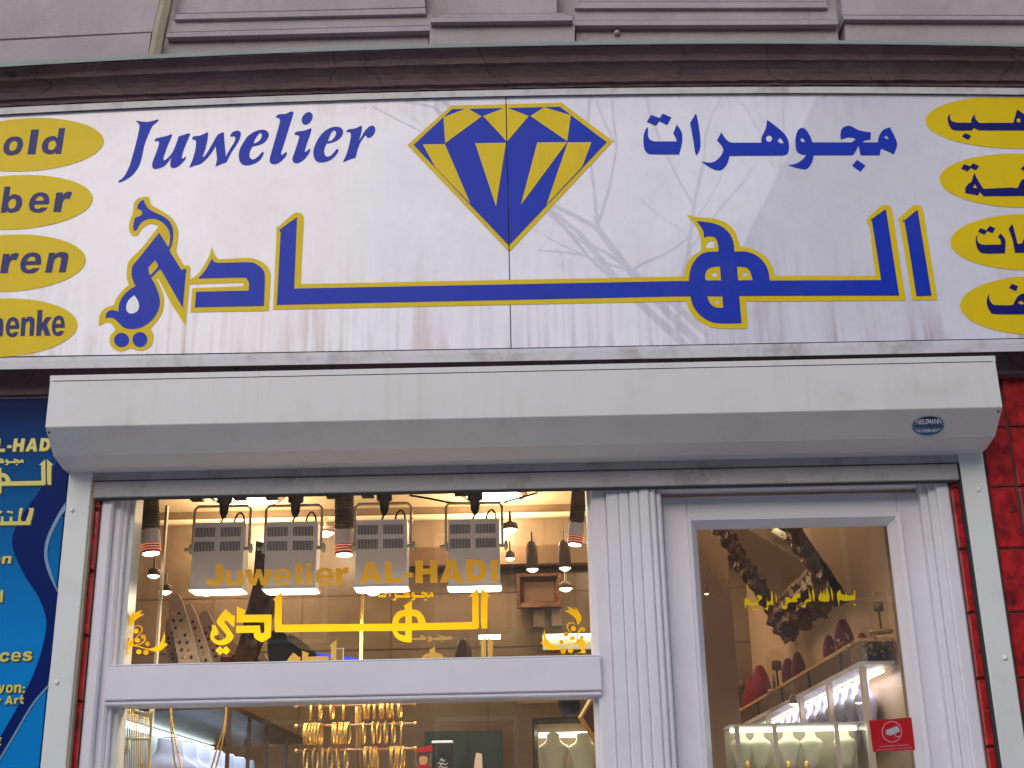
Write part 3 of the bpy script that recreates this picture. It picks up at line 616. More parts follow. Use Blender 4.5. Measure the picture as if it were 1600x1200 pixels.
sheet('letter', [loop("590,220! 580,260 600,300 640,315! 805,312! 800,270 778,245! 795,205! 830,240 848,290 840,395! 640,395 590,360 570,300 572,240", 'O')], y2, M['navy'], bo[6])
sheet('letter', [loop("908,120! 920,140! 960,305! 1000,300 1015,265 1060,240 1150,310 1150,390! 935,390! 910,260 875,165!", 'O')], y2, M['navy'], bo[6])
sheet('letter', [loop("905,680! 965,702! 945,750! 880,720!", 'O')], y2, M['navy'], bo[7])
sheet('letter', [loop("692,775! 695,820 715,860 740,878! 900,880 930,850 960,800 1020,770 1100,800 1130,965! 760,965 700,935 672,870 675,810", 'O'), loop("960,855! 1000,840 1020,870! 990,872", 'O')], y2, M['navy'], bo[7])
# ------------------------------------------------------------------ red tile wall with shop opening
zl = U(800, 560, 0).z
tw = empty('tile_wall', (1.8, 0, 0), 'red glazed tile wall flanking the shop front behind the shutter rails', 'wall')
xl0 = U(140, 1000, 0).x; xr0 = U(1516, 1000, 0).x          # opening edges
MB().box(-2.7, xl0-.001, .006, .3, 0, zl+.12).build('grout_bed', M['grout'], tw)
MB().box(xr0+.001, 2.9, .006, .3, 0, zl+.12).build('grout_bed', M['grout'], tw)
xj = U(1542, 740, 0).x; pw = U(1586, 740, 0).x-xj
zj = U(1575, 761, 0).z; ph = (zj-U(1575, 1060, 0).z)/3
tmesh = {}
def tile(x0, x1, z0, z1):
    w_, h_ = round(x1-x0, 4), round(z1-z0, 4)
    if (w_, h_) not in tmesh:
        b = .005; g = .0034
        o = MB().bevbox(g, w_-g, -.004, .007, g, h_-g, b).build('tile', M['tile'], tw); tmesh[(w_, h_)] = o.data
        o.data.transform(Matrix.Translation(rootloc(tw)))
    else:
        o = bpy.data.objects.new('tile', tmesh[(w_, h_)]); COL.objects.link(o); o.parent = tw
    o.location = Vector((x0, random.uniform(-.001, .001), z0))-rootloc(tw)
    o.rotation_euler = (random.uniform(-.006, .006), 0, random.uniform(-.008, .008))
k0 = math.floor((xr0-xj)/pw)
zs = [zj+ph*k for k in range(-9, 3)]
for z in zs[2:]:
    if z > zl-.02: break
    z1 = min(z+ph, zl+.05)
    x = xj+k0*pw
    while x < 2.35:
        a = max(x, xr0); 
        if x+pw-a > .012: tile(a, x+pw, z, z1)
        x += pw
    x = xl0
    for q in range(2):
        tile(x-pw, x, z-.012, z1-.012); x -= pw
# lintel strip under the sign
lin = empty('lintel', (0, -.03, zl), 'dark grey painted lintel between sign and tiled wall', 'lintel')
run('face', [((579, 566, 550.5), .0), ((579, 566, 550.5), -.02), ((607, 596, 583), -.02), ((608, 597, 584), .004)], M['lintel'], lin)
MB().box(-2.6, 2.6, -.018, .30, zl+.02, zl+.14).build('core', M['lintel'], lin)
# ------------------------------------------------------------------ roller shutter
rs = empty('roller_shutter', (0, -.15, U(800, 720, -.1).z), 'off-white roller shutter box with open slats over the shop front', 'shutter')
YF = -.26
xa = U(75, 628, YF).x; xb = U(1560, 596, YF).x
zA = (U(78, 588, YF).z+U(1553, 556, YF).z)/2; zB = (U(72, 668, YF).z+U(1567, 637, YF).z)/2
zC = (U(80, 712, -.17).z+U(1556, 681, -.17).z)/2; zD = (U(107, 732, -.075).z+U(1532, 703, -.075).z)/2
prof = [(0, zA), (YF+.004, zA), (YF, zA-.004), (YF, zB+.003), (YF+.002, zB), (-.172, zC+.002), (-.168, zC-.001), (-.08, zD), (0, zD)]
n = len(prof); V = [(x, y, z) for x in (xa, xb) for y, z in prof]
MB().add(V, [tuple(range(n-1, -1, -1)), tuple(range(n, 2*n))]+[(i, (i+1) % n, n+(i+1) % n, n+i) for i in range(n)]).build('box', M['box'], rs)
lipz = zA-.0165
MB().box(xa-.001, xb+.001, YF-.0015, YF+.03, lipz, zA+.001).build('cover_lip', M['box'], rs)
MB().box(xa+.01, xb-.01, YF-.0005, YF+.01, lipz-.0022, lipz).build('joint', M['dark_line'], rs)
for px, py in ((76, 675), (1561, 642)):
    p = U(px, py, YF); MB().lathe([(.004, 0), (.004, -.002)], (p.x, YF+.006, p.z), axis='Y', seg=8).build('screw', M['dark_line'], rs)
# sticker on the sloping face
nrm = Vector((0, zC-zB, -(-.172-YF)))
def onface(x, y, off=0.):
    d = ray(x, y); n_ = Vector((0, -(zB-zC), -(-.172-YF))).normalized(); p0 = Vector((0, YF, zB))+n_*off
    t = (p0-CAM).dot(n_)/d.dot(n_); return CAM+d*t
stk = tag(sheet('sticker', [ell(797, 575, 402, 235, 'Z', -.03, 40)], lambda x, y: onface(x, y, .0008), mat('sticker_border_blue', (.12, .22, .36)), None), 'small oval blue security company sticker at the right end of the shutter box', 'sticker')
darkb = mat('sticker_dark_blue', (.008, .012, .14), rough=.4); tealb = mat('sticker_teal', (.015, .16, .32), rough=.4)
f2 = lambda x, y: onface(x, y, .0014)
f3 = lambda x, y: onface(x, y, .002)
sheet('upper_field', [loop("450,540! 520,440 640,370 800,335 960,345 1100,385 1160,440 1170,525!", 'Z')], f2, darkb, stk)
sheet('lower_field', [loop("440,650! 1160,625! 1100,700 960,760 800,790 640,775 500,720", 'Z')], f2, tealb, stk)
text('lettering', 'HEILEMANN', ((1400+510/16, 630+405/16), (1400+1130/16, 630+385/16), (1400+490/16, 630+530/16), (1400+1150/16, 630+515/16)), f3, M['white_mark'], stk, .03, .1)
text('lettering', '0700-43453626', ((1400+450/16, 630+555/16), (1400+1160/16, 630+545/16), (1400+450/16, 630+610/16), (1400+1160/16, 630+600/16)), f3, darkb, stk, .02)
text('lettering', 'SICHERHEIT', ((1400+470/16, 630+660/16), (1400+1130/16, 630+640/16), (1400+560/16, 630+730/16), (1400+1040/16, 630+720/16)), f3, M['white_mark'], stk, .03)
# side rails
zbot = .0
for (p0, p1, yy, lab) in ((108, 145, 735, 'l'), (1497, 1535, 704, 'r')):
    X0, X1 = U(p0, yy, -.032).x, U(p1, yy, -.032).x
    rl = MB().bevbox(X0, X1, -.032, -.001, zbot, zD+.004, .003).build('guide_rail', M['rail'], rs)
    inn = X1 if lab == 'l' else X0
    sgn = 1 if lab == 'l' else -1
    a_, b_ = sorted((inn+sgn*.0005, inn+sgn*.007))
    MB().box(a_, b_, -.026, -.001, zbot, zD-.03).build('seal', M['dark_line'] if lab == 'r' else M['putty'], rl)
    sc = [(113, 797), (89, 1066)] if lab == 'l' else [(1529, 765), (1570, 1028)]
    for (sx, sy) in sc:
        p = U(sx, sy, -.032); MB().lathe([(.0075, .003), (.0075, -.001), (.004, -.004)], (p.x, -.034, p.z), axis='Y', seg=12).build('screw', M['white_mark'], rl, True)
xi0, xi1 = U(145, 735, -.03).x-.005, U(1497, 704, -.03).x+.005
def zmid(yl, yr, Y): return (U(143, yl, Y).z+U(1497, yr, Y).z)/2
z1_, z2_, z3_ = zmid(728, 700, -.022), zmid(751, 724, -.022), zmid(778, 750, -.022)
MB().bevbox(xi0, xi1, -.021, -.006, z2_+.002, z1_+.03, .002).build('slat', M['slat'], rs)
MB().bevbox(xi0, xi1, -.024, -.004, z3_, z2_-.002, .003).build('slat', M['slat'], rs)
MB().box(xi0, xi1, -.016, -.008, z2_-.003, z2_+.003).build('slat_joint', M['dark_line'], rs)
MB().box(xi0+.02, xi1-.02, -.022, -.006, z3_-.006, z3_-.0005).build('rubber_seal', M['dark_line'], rs)
# ------------------------------------------------------------------ window and door frames
ZT = z3_+.10
def X_(px, Y, py=1000): return U(px, py, Y).x
wfm = empty('display_window', (X_(550, .05), .05, 0), 'large display window with white frame, amber lettering and a wide transom bar', 'window')
def post(name, pxa, pxb, Y, back, m, par, z0=0., z1=None, b=.003):
    return MB().bevbox(X_(pxa, Y), X_(pxb, Y), Y, back, z0, ZT if z1 is None else z1, b).build(name, m, par)
post('frame_trim', 140, 158.5, -.003, .13, M['frame'], wfm, b=.006)
post('frame_post', 159, 176, .022, .13, M['frame'], wfm, b=.008)
post('frame_bead', 176.5, 183, .035, .13, M['frame'], wfm)
post('inner_post', 185, 195, .055, .14, M['rail'], wfm)
post('inner_post', 925.5, 934, .055, .14, M['frame'], wfm)
post('frame_post', 932, 957, .022, .13, M['frame'], wfm, b=.006)
# transom bar
ztt = (U(172, 1040, .0).z+U(938, 1027, .0).z)/2; ztb = (U(172, 1094, .0).z+U(938, 1080, .0).z)/2
MB().bevbox(X_(170.5, .0), X_(938, .0), .0, .12, ztb, ztt, .004).build('transom', M['frame'], wfm)
MB().bevbox(X_(172, .006), X_(937, .006), .006, .12, ztb-.014, ztb-.001, .004).build('transom_bead', M['frame'], wfm)
MB().bevbox(X_(172, .004), X_(937, .004), .004, .12, ztt+.001, ztt+.006, .002).build('transom_bead', M['white_mark'], wfm)
YG = .09
gx0, gx1 = X_(180, YG), X_(934, YG)
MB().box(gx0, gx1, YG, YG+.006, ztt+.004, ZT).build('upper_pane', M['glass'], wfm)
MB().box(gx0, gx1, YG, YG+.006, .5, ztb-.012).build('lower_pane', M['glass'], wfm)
MB().box(xl0, X_(957, .0), .02, .28, 0, .5).build('parapet', M['frame'], wfm)
# fluted pilaster between window and door
pil = empty('fluted_mullion', (X_(990, .0), .0, 0), 'white fluted timber mullion between display window and door', 'mullion')
MB().box(X_(956, .02), X_(1046, .02), .03, .3, 0, ZT+.05).build('core', M['frame'], pil)
post('flat', 957.5, 977, .004, .04, M['frame'], pil, b=.003)
for a, b_, y_ in ((977.5, 994.8, .0), (995.2, 1011, -.006), (1011.4, 1027.6, -.012)): post('flute', a, b_, y_, .04, M['frame'], pil, b=.006)
post('bead', 1028, 1037.5, -.008, .04, M['frame'], pil, b=.006)
post('bead', 1038, 1046.5, .004, .04, M['frame'], pil, b=.006)
# door
dr = empty('shop_door', (X_(1255, .1), .08, 0), 'white panelled shop door with tall glass pane and red camera sticker', 'door')
YD = .07
zdt = (U(1042, 778, YD).z+U(1430, 768, YD).z)/2
x0, x1 = X_(1047, YD), X_(1466, YD); g0, g1 = X_(1101, YD+.02), X_(1408, YD+.02)
zgt = (U(1090, 830, YD+.02).z+U(1386, 818, YD+.02).z)/2
MB().bevbox(x0, g0-.03, YD, YD+.05, .05, zdt, .004).build('stile', M['frame'], dr)
MB().bevbox(g1+.03, x1, YD, YD+.05, .05, zdt, .004).build('stile', M['frame'], dr)
MB().box(g0-.0299, g1+.0299, YD+.001, YD+.05, zgt+.03, zdt-.001).build('top_rail', M['frame'], dr)
MB().box(g0-.0299, g1+.0299, YD+.001, YD+.05, .05, .5).build('bottom_rail', M['frame'], dr)
def frame_rect(xa_, xb_, za_, zb_, Yo, Yi, wd_, m_, par_, name):
    O = [(xa_, za_), (xb_, za_), (xb_, zb_), (xa_, zb_)]; I = [(xa_+wd_, za_+wd_), (xb_-wd_, za_+wd_), (xb_-wd_, zb_-wd_), (xa_+wd_, zb_-wd_)]
    Md = [(xa_+wd_*.35, za_+wd_*.35), (xb_-wd_*.35, za_+wd_*.35), (xb_-wd_*.35, zb_-wd_*.35), (xa_+wd_*.35, zb_-wd_*.35)]
    V = [(x, Yi, z) for x, z in O]+[(x, Yo, z) for x, z in O]+[(x, Yo+.002, z) for x, z in Md]+[(x, Yi, z) for x, z in I]
    F = []
    for r in range(3):
        for k in range(4): a = r*4+k; b_ = r*4+(k+1) % 4; F.append((a, b_, b_+4, a+4))
    return mk(name, V, F, m_, par_)
frame_rect(g0-.034, g1+.034, .49, zgt+.034, YD-.016, YD+.03, .034, M['frame'], dr, 'glazing_bead')
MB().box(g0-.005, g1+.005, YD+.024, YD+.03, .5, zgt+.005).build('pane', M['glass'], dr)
dfm = empty('door_frame', (X_(1480, .0), .0, 0), 'white moulded door frame beside the right strip of red tiles', 'door frame')
post('jamb', 1467, 1480, .035, .3, M['frame'], dfm, b=.006); post('jamb', 1481, 1494, .018, .3, M['frame'], dfm, b=.004); post('trim', 1495, 1516, .0, .3, M['frame'], dfm, b=.006)
MB().bevbox(X_(1046, .03), X_(1468, .03), .045, .3, zdt+.012, ZT+.05, .006).build('head', M['frame'], dfm)
MB().bevbox(X_(1046, .03), X_(1468, .03), .030, .3, zdt+.045, ZT+.051, .006).build('head_bead', M['frame'], dfm)
# ------------------------------------------------------------------ window lettering
yw = onY(YG-.0015)
wl = empty('window_lettering', U(560, 1000, YG-.002), 'amber vinyl lettering on the upper display pane', 'lettering')
for ch, x0_, x1_, ya, yb in (('J', 65, 240, 135, 342), ('u', 258, 432, 192, 340), ('w', 445, 712, 183, 338), ('e', 720, 897, 175, 336), ('l', 932, 995, 124, 333), ('i', 1032, 1092, 122, 331), ('e', 1122, 1307, 168, 336), ('r', 1318, 1447, 164, 330)):
    heavy('letter', ch, box4(x0_, x1_, ya, yb, 'W', -.01), yw, M['winor'], wl)
for ch, x0_, x1_, ya, yb in (('A', 65, 292, 108, 318), ('L', 313, 487, 105, 312), ('-', 500, 587, 215, 260), ('H', 610, 822, 98, 315), ('A', 845, 1072, 92, 309), ('D', 1098, 1297, 88, 302), ('I', 1338, 1402, 88, 302)):
    heavy('letter', ch, box4(x0_, x1_, ya, yb, 'X', -.01), yw, M['winor'], wl)
def remap(Ls, src, dst):
    sx = (dst[2]-dst[0])/(src[2]-src[0]); sy = (dst[3]-dst[1])/(src[3]-src[1])
    return [[(dst[0]+(x-src[0])*sx, dst[1]+(y-src[1])*sy) for x, y in L] for L in Ls]
for g in MJ: sheet('letter', remap(g, (1005, 177, 1402, 266), (590.6, 920.5, 678, 938.5)), yw, M['winyel'], wl)
HADI = [[loop("260,318! 330,380! 350,378! 343,495! 265,425! 245,440! 330,560 335,590 300,640 230,665 160,650 118,600 120,540 135,510 125,475! 150,470 170,490 192,535 180,575! 160,570 152,590 170,612 210,620 255,600 270,570 250,540 180,455 178,430! 200,390", 'P')],
 [loop("205,675! 235,705! 265,672! 305,712! 268,757! 238,735! 205,760! 163,715!", 'P')],
 [loop("370,292! 455,330! 435,373! 705,370! 698,530 690,590 610,637! 545,600 530,545! 362,548! 365,480! 590,475! 600,545 615,550 635,540! 635,445! 368,445!", 'P')],
 [loop("@P 805,140! 800,468! @Q 0,462! 385,458! 400,400 440,345 510,322! 497,285! 575,235! 575,320! 640,335 690,390 712,452! 1158,442! 1155,200! 1125,195! 1215,110! 1220,495! 1200,510! 575,522! 572,640! 490,630 420,590 388,528! 0,530! @P 735,540! 735,235! 715,228!"),
  loop("445,455! 460,410 512,380! 512,455!", 'Q'), loop("575,382! 620,400 640,452! 575,455!", 'Q'), loop("430,528! 512,528! 512,575! 460,560", 'Q')],
 [loop("1240,110! 1330,195! 1305,205! 1300,505! 1250,505! 1240,440!", 'Q')]]
for g in HADI: sheet('letter', g, yw, M['winyel'], wl)
ORN = [loop("250,500! 215,450 205,390 240,320 300,235! 295,290! 340,260 425,232! 385,290! 460,295! 400,330 340,370 290,420 265,500!", 'S'),
 stroke("300,500 340,475 400,490 418,535 385,600 295,700", 26, 'S'), ell(325, 560, 40, 38, 'S', n=16), ell(175, 575, 32, 30, 'S', n=16), stroke("170,550 215,560 250,620 268,700 268,770", 28, 'S'),
 ell(200, 690, 30, 32, 'S', n=16), ell(345, 705, 45, 34, 'S', n=16), ell(435, 648, 38, 36, 'S', n=16), stroke("455,630 470,670 450,720 400,760 300,780", 18, 'S'), ell(505, 760, 35, 35, 'S', n=16), ell(368, 885, 40, 38, 'S', n=16), ell(480, 895, 42, 40, 'S', n=16),
 loop("150,740! 250,715 300,775 340,785 500,835! 560,830 660,790 730,700 765,575! 780,660 765,740! 825,770! 760,820 735,850! 640,880 500,850! 330,800 250,800 225,830 210,900 300,925! 130,925! 160,850 150,800", 'S')]
wo = empty('window_ornament', U(220, 1020, YG-.002), 'gold vinyl leaf scroll in the lower left corner of the upper pane', 'window decal')
wo2 = empty('window_ornament', U(890, 1020, YG-.002), 'gold vinyl leaf scroll in the lower right corner of the upper pane', 'window decal')
for i, L_ in enumerate(ORN):
    yy = onY(YG-.0015-.0003*i)
    sheet('scroll', [L_], yy, M['winyel'] if i % 2 == 0 else M['winor'], wo)
    q = []
    for x, y in L_:
        u_ = (x-193)/(262.5-193); v_ = (y-953.2)/(1024-953.2); q.append((916.2-u_*72, 947.4+v_*74.7))
    sheet('scroll', [q], yy, M['winyel'] if i % 2 == 0 else M['winor'], wo2)
# reflected ghost of the window lettering, painted as dim letters on an added pane
ip = tag(MB().box(X_(300, .75), X_(905, .75), .75, .754, U(500, 1140, .75).z, U(500, 985, .75).z).build('inner_pane', M['glass_int'], None), 'added inner glass screen painted with the reflected ghost of the window lettering', 'glass screen')
yi = onY(.748)
for g in HADI: sheet('letter', remap(g, (329, 917, 766, 1023), (441, 995, 773, 1070)), yi, M['winpale'], ip)
for g in MJ[3:]: sheet('letter', remap(g, (1005, 177, 1402, 266), (612, 990, 706, 1003)), yi, M['winpale'], ip)
# door: small yellow phrase, red camera sticker
yd = onY(YD+.0225)
dl = empty('door_lettering', U(1250, 960, YD+.02), 'small yellow arabic phrase across the door glass', 'lettering')
BAS = [["1480,170! 1490,190 1490,300! 1340,310 1300,290! 1290,340 1295,385! 1280,340 1262,250 1265,210 1300,178 1320,240! 1335,215! 1350,245! 1375,215! 1395,245! 1470,240!"], ["1480,340! 1500,358! 1482,376! 1462,356!"],
 ["1190,130! 1210,230 1218,315! 1200,280 1183,180!"], ["1060,165! 1080,250! 1098,165! 1118,245! 1135,140! 1165,240 1165,318! 1090,320 1035,300 1035,250 1055,215"], ["960,145! 980,240 983,325! 965,290 948,180!"],
 ["905,140! 930,240 940,325! 885,330 860,400 805,350! 850,360 870,300 915,290!"], ["730,235! 770,215 805,235 800,270! 760,285 775,325! 645,335 640,400 600,415 572,380 570,300! 590,370 625,355 612,270! 645,262 690,290!"],
 ["490,190! 508,250 515,345! 498,310!"], ["435,175! 460,230 466,362! 410,365 395,430 340,395! 385,390 378,270! 400,320 438,310!"], ["255,255! 290,235 330,270 305,300! 275,325 290,365! 200,372 130,365 130,415! 108,370 108,290! 125,260! 150,310! 165,265! 180,320! 240,325 285,290!"], ["215,395! 240,410! 260,400! 265,420! 235,440! 205,420!"]]
for g in BAS: sheet('letter', [loop(t, 'R') for t in g], yd, M['yellow'], dl)
cs = tag(sheet('camera_sticker', [loop("262,238! 1270,165! 1362,918! 365,978!", 'J')], yd, M['red_print'], None), 'red rectangular video surveillance sticker with camera symbol at the lower right of the door glass', 'sticker')
yd2, yd3 = onY(YD+.0215), onY(YD+.0205)
sheet('ring', [ell(805, 500, 240, 250, 'J'), ell(805, 500, 218, 228, 'J')], yd2, M['pink_print'], cs)
sheet('camera_symbol', [loop("660,465! 930,360! 1000,490! 780,590! 690,565!", 'J')], yd2, M['grey_print'], cs)
sheet('camera_symbol', [loop("640,500! 655,500! 690,575! 670,580!", 'J')], yd2, M['pink_print'], cs)
sheet('camera_symbol', [loop("870,570! 895,555! 905,600! 1010,598! 1005,622! 890,630!", 'J')], yd3, M['pink_print'], cs)
text('lettering', 'VIDEOÜBERWACHUNG', ((1340+500/15, 1110+828/15), (1340+1205/15, 1110+775/15), (1340+505/15, 1110+872/15), (1340+1210/15, 1110+820/15)), yd2, M['pink_print'], cs, .01)
for a, b_ in ((440, 560), (585, 700), (715, 880), (905, 1040), (1060, 1270)):
    f_ = lambda x: 925-(x-440)*.072
    sheet('small_print', [[(1340+a/15, 1110+(f_(a))/15), (1340+b_/15, 1110+f_(b_)/15), (1340+b_/15, 1110+(f_(b_)+14)/15), (1340+a/15, 1110+(f_(a)+14)/15)]], yd2, M['pink_print'], cs)
# ------------------------------------------------------------------ poster at the left
def pgrad(N, L, geo, nz, ramp, mix, mapv, out):
    sp = N.new('ShaderNodeSeparateXYZ'); L.new(geo.outputs['Position'], sp.inputs[0])
    f = ramp(sp.outputs[2], U(50, 1000, -.03).z, U(50, 640, -.03).z, 0, 1)
    return mix(f, out, (.002, .014, .085))
M['pblue'] = mat('poster_blue', (.004, .21, .58), rough=.35, spec=.05, extra=pgrad, noise=.05)
M['pnavy'] = mat('poster_navy', (.004, .016, .12), rough=.35, spec=.05)
M['pline'] = mat('poster_pale_blue', (.14, .27, .45), rough=.3)
M['pyel'] = mat('poster_yellow', (.62, .55, .11), rough=.35)
po = empty('poster', (U(50, 1000, -.03).x, -.03, 0), 'tall blue advertising poster with yellow lettering at the left edge', 'poster')
zpt = U(50, 622, -.03).z; xpr = U(107, 735, -.03).x-.002
MB().box(-2.5, xpr, -.03, -.008, .3, zpt).build('board', M['pblue'], po)
MB().box(-2.5, xpr, -.031, -.006, zpt, zpt+.003).build('edge', M['alu'], po)
p1_, p2_, p3_ = onY(-.0312), onY(-.0322), onY(-.0332)
sheet('swoosh', [loop("107,690! 66,760 40,797 24,826 19,842 22,864 39,900 60,933 72,969 67,1008 51,1056 24,1110 -8,1165! -8,1205! 20,1150 50,1100 72,1072! 86,1010! 91,925! 78,895 71,868 75,840 90,808 102,790!")], p1_, M['pnavy'], po)
sheet('edge_line', [loop("102,785! 88,808 73,840 69,868 76,897 92,930! 90,922! 80,893 74,868 78,842 92,812 103,796!")], p2_, M['pline'], po)
sheet('edge_line', [loop("75,1070! 50,1099 20,1149 -8,1196! -8,1202! 22,1152 52,1102 75,1075!")], p2_, M['pline'], po)
def ptext(s, x0_, x1_, ya, yb, sl, b=.03, sh=.15):
    if s == '€':
        q = ((x0_, ya), (x1_, ya+sl), (x0_, yb), (x1_, yb+sl)); text('letter', s, q, p3_, M['pyel'], po, b, sh); return
    word('letter_shadow', s, x0_, x1_, ya, yb, sl, p2_, M['black'], po, sh, dx=1.5, dy=1.7); word('letter', s, x0_, x1_, ya, yb, sl, p3_, M['pyel'], po, sh)
ptext('L-HADI', -6, 88, 685.5, 706, -1.5, .035)
ptext('on', -14, 18, 869, 881, -1, .04); ptext('al', -14, 5, 922, 941, 0, .04); ptext('ces', -1, 51, 1019, 1034, -2, .04); ptext('von:', -4, 39, 1070, 1083, -1, .04, .1); ptext('r Art', -5, 37, 1088, 1101, -2, .04, .1); ptext('€', -9, 3, 1152, 1165, 0, .03, .1)
for g in MJ[2:]: sheet('letter', remap(g, (1005, 177, 1402, 266), (-34, 714, 37, 727)), p3_, M['pyel'], po)
HP = remap(HADI[3], (329, 917, 766, 1023), (-205, 717, 79, 783)); 
for g in HADI[3:]:
    q = remap(g, (329, 917, 766, 1023), (-205, 717, 83, 783))
    sheet('letter_shadow', [[(x+1.5, y+1.5) for x, y in L] for L in q], p2_, M['black'], po); sheet('letter', q, p3_, M['pyel'], po)
for sh_, mm, lay in ((1.6, 'black', p2_), (0, 'pyel', p3_)):
    for t in ("258,915! 265,930! 235,1050! -10,1055! -10,1025! 200,1022! 228,945! 225,915! 245,922!", "165,915! 180,920! 160,1000! 170,1025! 140,1030! 150,930!", "75,990! 95,985! 100,1025! 75,1025!", "65,935! 80,945! 70,960! 50,950!", "90,940! 102,950! 92,965! 78,955!", "5,935! 18,945! 5,965! -8,955!", "8,985! 28,985! 28,1025! 8,1025!"):
        sheet('letter' if sh_ == 0 else 'letter_shadow', [[(x+sh_, y+sh_) for x, y in loop(t, 'T')]], lay, M[mm], po)
# ------------------------------------------------------------------ shop interior shell
YB, CZ = 3.0, U(560, 808, 3.0).z
rm = empty('shop_room', (0, 1.5, 0), 'warmly lit jewellery shop interior with beige marble walls and cream ceiling', 'room')
MB().box(-2.2, 1.75, YB, YB+.1, 0, CZ+.05).build('wall', M['marble'], rm)
MB().box(-2.2, -2.1, .3, YB, 0, CZ+.05).build('wall', M['marble'], rm)
MB().box(1.25, 1.75, .3, YB, 0, CZ+.05).build('wall', M['tan'], rm)
MB().box(-2.2, 1.75, .3, YB+.1, CZ+.05, CZ+.15).build('ceiling', M['ceil'], rm)
MB().box(-2.2, 1.75, .28, .30, zl-.06, CZ+.15).build('wall', M['ceil'], rm)
MB().box(-2.2, 1.75, .0, YB, .0, .05).build('floor', M['tan'], rm)
MB().bevbox(-2.1, 1.25, YB-.05, YB, U(560, 812, YB-.05).z, CZ, .02).build('cove_moulding', M['ceil'], rm)
MB().bevbox(X_(640, YB, 860)-.0, 1.25, YB-.10, YB, U(800, 884, YB-.1).z, U(800, 851, YB-.1).z, .01).build('beam', M['brown'], rm)
# marble panel joints on the back wall
for px in (330, 470, 610, 760, 900): MB().box(X_(px, YB), X_(px, YB)+.006, YB-.002, YB+.01, 1.0, CZ-.1).build('panel_joint', M['brown'], rm)
for py in (930, 1015): MB().box(-2.1, 1.25, YB-.0025, YB+.01, U(600, py, YB).z, U(600, py, YB).z+.006).build('panel_joint', M['brown'], rm)
# tan partition wall behind the door (left half of the door view)
MB().bevbox(X_(1060, 2.0), X_(1148, 2.0), 2.0, 2.06, 0, CZ+.05, .004).build('partition', M['tan'], rm)
def area(name, loc, size, energy, col=(1, .80, .55), rot=(0, 0, 0), sizey=None, parent=None):
    l = bpy.data.lights.new(name, 'AREA'); l.energy = energy; l.color = col; l.size = size
    if sizey: l.shape = 'RECTANGLE'; l.size_y = sizey
    o = bpy.data.objects.new(name, l); COL.objects.link(o); o.location = loc; o.rotation_euler = rot
    if parent: o.parent = parent; o.location = Vector(loc)-rootloc(parent)
    return o
def bulb(loc, energy, par):
    l = bpy.data.lights.new('lamp_light', 'POINT'); l.energy = energy; l.color = (1, .72, .42); l.shadow_soft_size = .06
    o = bpy.data.objects.new('lamp_light', l); COL.objects.link(o); o.parent = par; o.location = Vector(loc)-rootloc(par)
# ceiling panel lamps
for i, (px, py, wx, lab) in enumerate(((385, 781, .17, 'round glowing ceiling lamp above the two left floodlights'), (772, 778, .15, 'glowing ceiling lamp above the rightmost floodlight'))):
    d = ray(px, py); t = (CZ+.03-CAM.z)/d.z; p = CAM+d*t
    e = empty('ceiling_lamp', (p.x, p.y, CZ+.05), lab, 'ceiling lamp', 'glowing ceiling lamps')
    MB().lathe([(wx+.02, -.012), (wx+.02, .0)], (p.x, p.y, CZ+.05), seg=28).build('rim', M['ceil'], e, True)
    MB().lathe([(wx*.6, -.03), (wx, -.0125)], (p.x, p.y, CZ+.05), seg=28).build('diffuser', M['ceillamp'], e, True)
    bulb((p.x, p.y, CZ-.10), 15, e)
for i, (x_, y_) in enumerate(((.85, .9), (.5, 2.2), (-1.0, 2.2))):
    e = empty('ceiling_lamp', (x_, y_, CZ+.05), ('round ceiling lamp inside near the door', 'round ceiling lamp deep inside the shop', 'round ceiling lamp deep inside at the left')[i], 'ceiling lamp', 'glowing ceiling lamps')
    MB().lathe([(.14, -.012), (.14, 0)], (x_, y_, CZ+.05), seg=24).build('rim', M['ceil'], e, True)
    MB().lathe([(.08, -.03), (.12, -.0125)], (x_, y_, CZ+.05), seg=24).build('diffuser', M['ceillamp'], e, True)
    bulb((x_, y_, CZ-.10), (4.5, 8, 7)[i], e)
